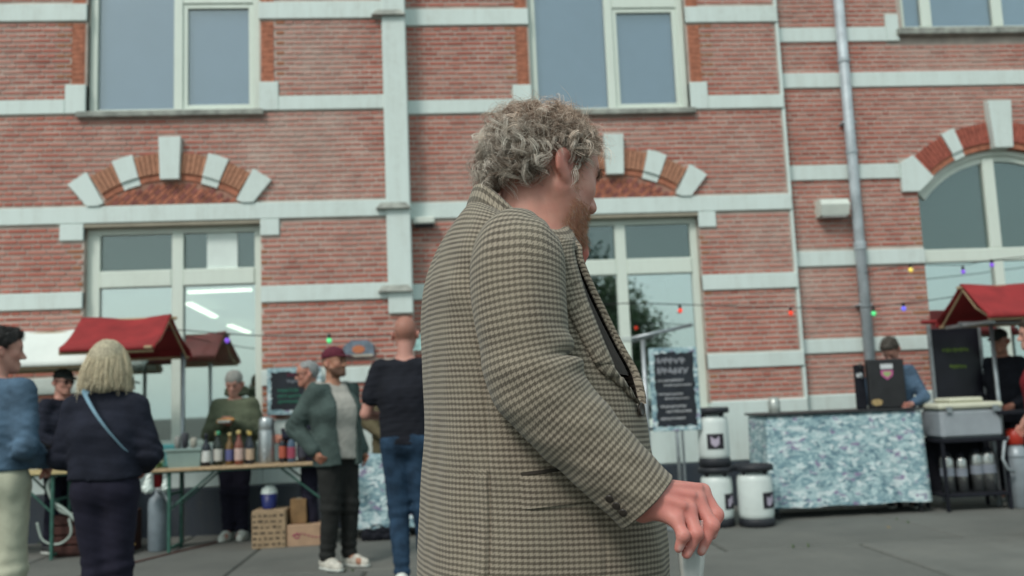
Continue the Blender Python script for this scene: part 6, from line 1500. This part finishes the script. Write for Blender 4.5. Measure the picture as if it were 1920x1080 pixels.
def right_goods():
    draped_box('counter', 'long bar counter covered with blue and white camouflage cloth', 3.13, 4.72, 8.90, 9.45, .115, 1.005, .03, 1)
    MB().box(3.105, 4.745, 8.87, 9.50, 1.012, 1.035, .005).build('counter_top', mat('dark_counter_top', (.03, .032, .035), .5), bpy.data.objects['counter'])
    draped_box('counter', 'small counter with blue camouflage cloth behind the man in black t-shirt', -.93, .35, 9.10, 9.55, .10, .80, .05, 3)
    c_ = empty('tin_can', (3.31, 9.15, 1.035), 0, 'grey tin canister standing on the bar counter', 'can'); MB().lathe([(.058, 0), (.06, .003), (.06, .12), (.055, .125), (.05, .15), (.02, .158)], (3.31, 9.15, 1.035), 22).build('tin', mat('tin_metal', (.45, .48, .45), .35, .5), c_, True); MB().lathe([(.061, .10), (.0618, .102), (.061, .104)], (3.31, 9.15, 1.035), 22, False).build('rim', M_steel, c_)
    chalkboard('tall black chalkboard with white hand lettering and camouflage border on a pole', 1.925, 2.395, 8.62, .92, 1.715, [(2.0, 2.26, 1.55, .075, (.30, .31, .34)), (2.0, 2.28, 1.455, .075, (.30, .31, .34)), (1.99, 2.24, 1.385, .032, (.40, .41, .43)), (2.05, 2.31, 1.34, .028, (.40, .41, .43)), (2.0, 2.22, 1.255, .03, (.40, .41, .43)), (2.05, 2.28, 1.215, .026, (.40, .41, .43)), (2.01, 2.24, 1.135, .034, (.44, .45, .47)), (2.06, 2.30, 1.09, .03, (.44, .45, .47)), (2.0, 2.24, 1.02, .034, (.44, .45, .47))], pole=True, seed=3)
    chalkboard('dark chalkboard with green lettering and camouflage border on the brick wall', -1.93, -1.36, 9.86, 1.215, 1.715, [(-1.72, -1.45, 1.61, .05, (.16, .03, .06)), (-1.72, -1.5, 1.54, .05, (.22, .24, .27)), (-1.82, -1.6, 1.45, .045, (.05, .20, .14)), (-1.82, -1.6, 1.39, .045, (.05, .20, .14)), (-1.82, -1.62, 1.33, .045, (.05, .20, .14))], seed=5)
    MB().box(-1.80, -1.5, 9.876, 9.95, 1.60, 1.64, .003).build('hanger', M_steel, [o for o in bpy.data.objects if o.name.startswith('chalkboard') and 'green' in o.get('label', '')][0])
    keg('white keg standing on top of another keg', 2.53, 8.72, .565, face=-.15); keg('white keg carrying the stacked keg', 2.53, 8.72, 0, face=.75); keg('white keg standing alone beside the bar counter', 2.87, 8.62, 0, .165, .575, face=.65)
    # T-shaped metal frame behind the board
    f = empty('metal_frame', (2.02, 9.35, 0), 0, 'grey tubular metal frame standing behind the chalkboard', 'frame'); MB().tube([(2.03, 9.35, 0), (2.03, 9.35, 1.84)], .024, 10).build('upright', M_steel, f, True); MB().tube([(1.84, 9.30, 1.845), (2.58, 9.42, 1.985)], .02, 10).build('arm', M_steel, f, True); MB().box(1.80, 1.90, 9.27, 9.33, 1.825, 1.88, .006).build('end_block', mat('pale_plastic', (.55, .6, .57), .5), f); MB().tube([(1.70, 9.35, .92), (2.40, 9.35, .92)], .012, 8).build('cross_rail', M_plinth, f); MB().tube([(1.72, 9.35, 0), (1.72, 9.35, .92)], .015, 8).build('foot', M_steel, f); MB().tube([(2.39, 9.35, 0), (2.39, 9.35, .92)], .015, 8).build('foot', M_steel, f)
    # black tap panel with stickers on the counter
    p = empty('tap_panel', (4.46, 9.05, 1.035), 0, 'black upright panel with stickers standing on the bar counter', 'panel'); Mb_ = mat('black_panel', (.022, .022, .024), .55, var=.2, vscale=8); MB().box(4.27, 4.655, 9.02, 9.10, 1.036, 1.535, .012).build('panel', Mb_, p)
    MB().box(4.40, 4.53, 9.0165, 9.0195, 1.435, 1.485, .0005).build('sticker', mat('white_sticker', (.60, .62, .64), .5), p)
    MB().prism([(4.465, 1.325), (4.525, 1.37), (4.53, 1.42), (4.40, 1.42), (4.405, 1.37)], 9.0168, 9.0195).build('sticker', mat('pink_sticker', (.55, .12, .30), .5), p); MB().prism([(4.465, 1.35), (4.505, 1.38), (4.505, 1.405), (4.425, 1.405), (4.425, 1.38)], 9.0145, 9.0166).build('sticker', mat('lime_sticker', (.32, .45, .18), .5), p)
    MB().prism([(4.335+.06*math.cos(a), 1.10+.034*math.sin(a)) for a in np.arange(18)/18*6.283], 9.0168, 9.0195).build('sticker', mat('tan_sticker', (.42, .30, .14), .5, var=.4, vscale=50), p)
    tp = empty('beer_tap', (4.21, 9.1, 1.035), 0, 'black beer tap column left of the black panel', 'beer tap'); MB().box(4.165, 4.255, 9.06, 9.14, 1.036, 1.49, .01).build('column', M_blk, tp); MB().tube([(4.20, 9.06, 1.40), (4.18, 9.00, 1.40), (4.18, 8.985, 1.35)], .012, 8).build('spout', M_steel, tp, True); MB().tube([(4.20, 9.04, 1.41), (4.19, 9.02, 1.50)], .011, 8).build('handle', mat('black_grip', (.02, .02, .02), .4), tp, True); MB().box(4.16, 4.20, 9.055, 9.06, 1.36, 1.40, .002).build('badge', mat('white_sticker', (.60, .62, .64), .5), tp)
    # cooler on its stand with urns in a crate below
    cl = empty('cooler', (5.19, 8.95, .70), 0, 'grey cooler box with cream lid beside the bar counter', 'cooler'); Mc = mat('cooler_grey', (.30, .33, .36), .5, var=.06); MB().box(4.87, 5.51, 8.80, 9.20, .715, 1.0, .03).build('tub', Mc, cl, smooth=False); MB().box(4.855, 5.525, 8.785, 9.215, 1.002, 1.065, .02).build('lid', mat('cooler_lid', (.58, .58, .46), .5, var=.06), cl); MB().box(5.0, 5.36, 8.84, 9.16, 1.065, 1.115, .02).build('lid_panel', mat('cooler_lid', (.58, .58, .46), .5), cl)
    for x in (4.95, 5.43): MB().box(x-.03, x+.03, 8.77, 8.785, .97, 1.03, .004).build('latch', M_steel, cl)
    st = empty('stand', (5.2, 9.0, 0), 0, 'low dark stand with shelf carrying the cooler', 'stand'); MB().box(4.86, 5.54, 8.80, 9.25, .675, .714, .006).build('top', M_blk, st); MB().box(4.86, 5.54, 8.82, 9.25, .14, .17, .006).build('shelf', M_blk, st); MB().box(4.87, 5.53, 9.23, 9.245, .171, .674).build('back_panel', M_blk, st)
    for x in (4.875, 5.52):
        for y in (8.83, 9.22): MB().box(x-.015, x+.015, y-.015, y+.015, 0, .674, .003).build('leg', M_blk, st)
    Ms = mat('polished_steel', (.50, .51, .50), .22, .85, var=.1, vscale=4)
    for i, (x, r, h) in enumerate(((4.98, .065, .40), (5.13, .055, .38), (5.29, .06, .42), (5.41, .075, .43))):
        u = empty('thermos', (x, 8.98, .171), 0, ['steel thermos leftmost on the shelf under the cooler', 'narrow steel thermos second on the shelf under the cooler', 'steel thermos third on the shelf under the cooler', 'widest steel thermos at the right on the shelf'][i], 'thermos', 'thermos flasks on the shelf'); MB().lathe([(r, 0), (r, h*.82), (r*.8, h*.9), (r*.6, h*.92)], (x, 8.98, .171), 22).build('flask', Ms, u, True); MB().lathe([(r*.62, h*.92), (r*.66, h*.93), (r*.6, h), (r*.2, h*1.02)], (x, 8.98, .171), 18).build('lid', M_blk, u, True); MB().lathe([(r+.001, h*.42), (r+.001, h*.62)], (x, 8.98, .171), 22, False).build('paper_label', mat('faded_label', (.24, .27, .32), .6), u)
    g = empty('gas_cylinder', (5.69, 8.93, 0), 0, 'grey gas cylinder with red valve cap at the right edge', 'cylinder'); Mc2 = mat('silver_cylinder_paint', (.27, .31, .34), .4, .2, var=.12, vscale=8); MB().lathe([(.115, 0), (.125, .012), (.125, .50), (.11, .565), (.07, .61), (.06, .62)], (5.69, 8.93, 0), 28).build('tank', Mc2, g, True); MB().lathe([(.07, .62), (.082, .63), (.085, .70), (.075, .765), (.05, .78), (.02, .782)], (5.69, 8.93, 0), 22).build('valve_cap', mat('red_cap_paint', (.42, .035, .02), .4), g, True); MB().lathe([(.127, .50), (.1295, .503), (.127, .506)], (5.69, 8.93, 0), 28, False).build('band', M_blk, g); MB().tube([(5.61, 8.90, .70), (5.50, 8.80, .66), (5.44, 8.76, .50), (5.48, 8.76, .40), (5.57, 8.80, .36)], .014, 8).build('hose', mat('pale_hose', (.34, .38, .40), .5), g, True)
    wb = empty('serving_board', (5.75, 8.95, .93), 0, 'dark serving shelf with food in the right stall', 'shelf'); MB().box(5.45, 7.4, 8.75, 9.1, .93, .965, .006).build('top', M_blk, wb)
    for x in (5.55, 7.3): MB().box(x-.02, x+.02, 9.05, 9.09, 0, .929, .004).build('leg', M_steel, wb)
    tr = empty('litter', (6.1, 9.75, 0), 0, 'crumpled white paper with red mark on the paving', 'litter'); f = Field(np.arange(-.16, .16, .01), np.arange(-.08, .08, .01), np.arange(-.02, .1, .01)); f.cone((-.1, 0, .03), (.1, .01, .035), .032, .035, .02); f.warp(lambda X, Y, Z: .01*fbm(X, Y, Z, 60, 3)); f.cut(lambda X, Y, Z: .002-Z+0*X+0*Y); V, F = f.mesh(); mesh('paper', V+np.array((6.1, 9.75, 0)), F, M_paper, tr, True); MB().box(6.02, 6.07, 9.70, 9.712, .02, .05, .004).build('mark', mat('red_mark', (.5, .06, .03), .6), tr)
    # soft bag on the paving by the small counter
    bg_ = empty('bag', (-.72, 8.95, 0), 0, 'black soft bag on the paving below the small counter', 'bag'); f = Field(np.arange(-.22, .22, .012), np.arange(-.15, .15, .012), np.arange(-.02, .2, .012)); f.cone((-.1, 0, .05), (.1, 0, .05), .06, .065, .05); f.warp(lambda X, Y, Z: .02*fbm(X, Y, Z, 30, 5)); f.cut(lambda X, Y, Z: .002-Z+0*X+0*Y); V, F = f.mesh(); mesh('bag_body', V+np.array((-.72, 8.95, 0)), F, M_blk, bg_, True); MB().tube([(-.82, 8.9, .09), (-.76, 8.86, .15), (-.68, 8.86, .15), (-.62, 8.9, .09)], .008, 6).build('handle', M_blk, bg_)
    # round emblem sign on the wall
    s = empty('wall_sign', (-.96, 9.93, 1.80), 0, 'small faded sign with orange emblem on grey blue ground on the brick wall', 'sign'); MB().prism([(-1.13, 1.80), (-.80, 1.80), (-.80, 1.93), (-.87, 1.985), (-1.04, 1.985), (-1.13, 1.92)], 9.925, 9.955).build('plate', mat('sign_grey_blue', (.16, .20, .25), .6, var=.3, vscale=14), s)
    MB().prism([(-.965+.07*math.cos(a), 1.885+.045*math.sin(a)) for a in np.arange(16)/16*6.283], 9.920, 9.9245).build('emblem', mat('sign_orange', (.50, .17, .08), .6, var=.2, vscale=30), s); MB().box(-1.12, -.81, 9.921, 9.9245, 1.805, 1.83).build('stripe', mat('sign_cream', (.45, .40, .33), .6), s)
    pn = empty('pennant', (-.29, 9.55, 1.86), 0, 'pale turquoise patterned flag beside the man in black t-shirt', 'flag'); V = []
    for i in range(9):
        for j_ in range(6): V.append((-.42+.03*i, 9.55+.012*math.sin(i*.9+j_), 1.83+.035*j_))
    mesh('cloth', V, [(i*6+j_, (i+1)*6+j_, (i+1)*6+j_+1, i*6+j_+1) for i in range(8) for j_ in range(5)], mat('turquoise_print', (.36, .58, .55), .7, var=.35, vscale=14), pn, True); MB().tube([(-.425, 9.555, 0), (-.425, 9.555, 2.03)], .011, 8).build('staff', M_steel, pn)
right_goods()

# ------------------------------------------------------------------ festoon lights
def festoon(label, pts, bulbs, seed):
    f = empty('string_lights', pts[0], 0, label, 'string lights'); P_ = np.array(pts, float); pp = spline(np.linspace(0, len(P_)-1, 8*len(P_)), np.arange(len(P_)), P_); MB().tube(pp, .0055, 6).build('cable', mat('black_cable', (.012, .012, .014), .6), f)
    for (x, y, z, c_, nm) in bulbs:
        MB().lathe([(.012, 0), (.015, .004), (.015, .04), (.010, .045)], (x, y, z-.045), 12).build('socket', mat('black_cable', (.012, .012, .014), .6), f, True)
        b = MB().lathe([(.002, -.046), (.014, -.040), (.023, -.025), (.024, -.015), (.018, -.004), (.011, .004)], (x, y, z-.045), 16).build('bulb', MATS.get('bulb_'+nm) or mat_emit('bulb_'+nm, c_, .55), f, True); b['label'] = nm+' festoon bulb'
red, grn, blu, yel, vio = (.85, .05, .02), (.10, .75, .25), (.15, .15, .85), (.85, .65, .12), (.20, .08, .60)
festoon('festoon cable with a green and a violet bulb above the bottle table', [(-3.0, 9.55, 2.14), (-2.46, 8.62, 2.045), (-2.06, 8.62, 2.0), (-1.6, 8.62, 1.96), (-1.10, 8.62, 1.945), (-.60, 8.62, 1.93), (-.05, 8.62, 1.98), (.5, 8.62, 2.08)], [(-2.05, 8.62, 2.0, vio, 'violet'), (-1.11, 8.62, 1.965, grn, 'green')], 1)
festoon('long festoon cable with red, green and blue bulbs across the right wall', [(-.2, 9.1, 2.12), (.7, 9.2, 2.17), (1.41, 9.2, 2.20), (1.88, 9.2, 2.215), (2.41, 9.2, 2.185), (3.11, 9.2, 2.135), (3.58, 9.2, 2.115), (4.02, 9.2, 2.085), (4.47, 9.2, 2.09), (4.80, 9.2, 2.115), (5.19, 9.2, 2.15), (5.52, 9.15, 2.19)], [(2.41, 9.2, 2.185, red, 'red'), (3.58, 9.2, 2.12, red, 'red'), (4.47, 9.2, 2.085, grn, 'green'), (4.80, 9.2, 2.125, blu, 'blue')], 2)
festoon('upper festoon cable with yellow and violet bulbs beside the arched window', [(4.60, 9.6, 2.50), (4.85, 9.6, 2.54), (5.13, 9.6, 2.57), (5.73, 9.6, 2.56), (6.07, 9.6, 2.60), (6.9, 9.6, 2.66), (7.8, 9.6, 2.75)], [(5.13, 9.6, 2.585, yel, 'yellow'), (5.73, 9.6, 2.545, vio, 'violet'), (6.07, 9.6, 2.61, vio, 'violet')], 3)

# ------------------------------------------------------------------ cable and scraps on the paving
def ground_bits():
    P_ = np.array([(-2.30, 9.55, .009), (-2.35, 9.25, .009), (-2.52, 8.9, .009), (-2.75, 8.4, .009), (-2.98, 7.9, .009), (-3.1, 7.4, .009), (-3.6, 6.9, .009)]); pp = spline(np.linspace(0, 6, 50), np.arange(7), P_)
    o = empty('power_cable', (-2.75, 8.4, 0), 0, 'dark red power cable lying across the paving under the bottle table', 'cable'); MB().tube(pp, .008, 6).build('cable', mat('red_brown_cable', (.10, .03, .025), .6), o, True)
    for (x, y, a, lab) in ((-2.98, 8.55, .4, 'white paper scrap on the paving beside the gas cylinder'), (3.9, 8.1, 1.2, 'small pale leaf scrap on the paving before the bar counter')):
        o = empty('paper_scrap', (x, y, 0), a, lab, 'litter'); s = .09 if x < 0 else .03
        mesh('paper', [(-s, -.4*s, .003), (s, -.45*s, .002), (1.05*s, .4*s, .012), (.1*s, .5*s, .02), (-.9*s, .45*s, .004)], [(0, 1, 2, 3, 4)], M_paper if x < 0 else mat('dry_leaf', (.30, .22, .10), .8), o, local=True)
ground_bits()
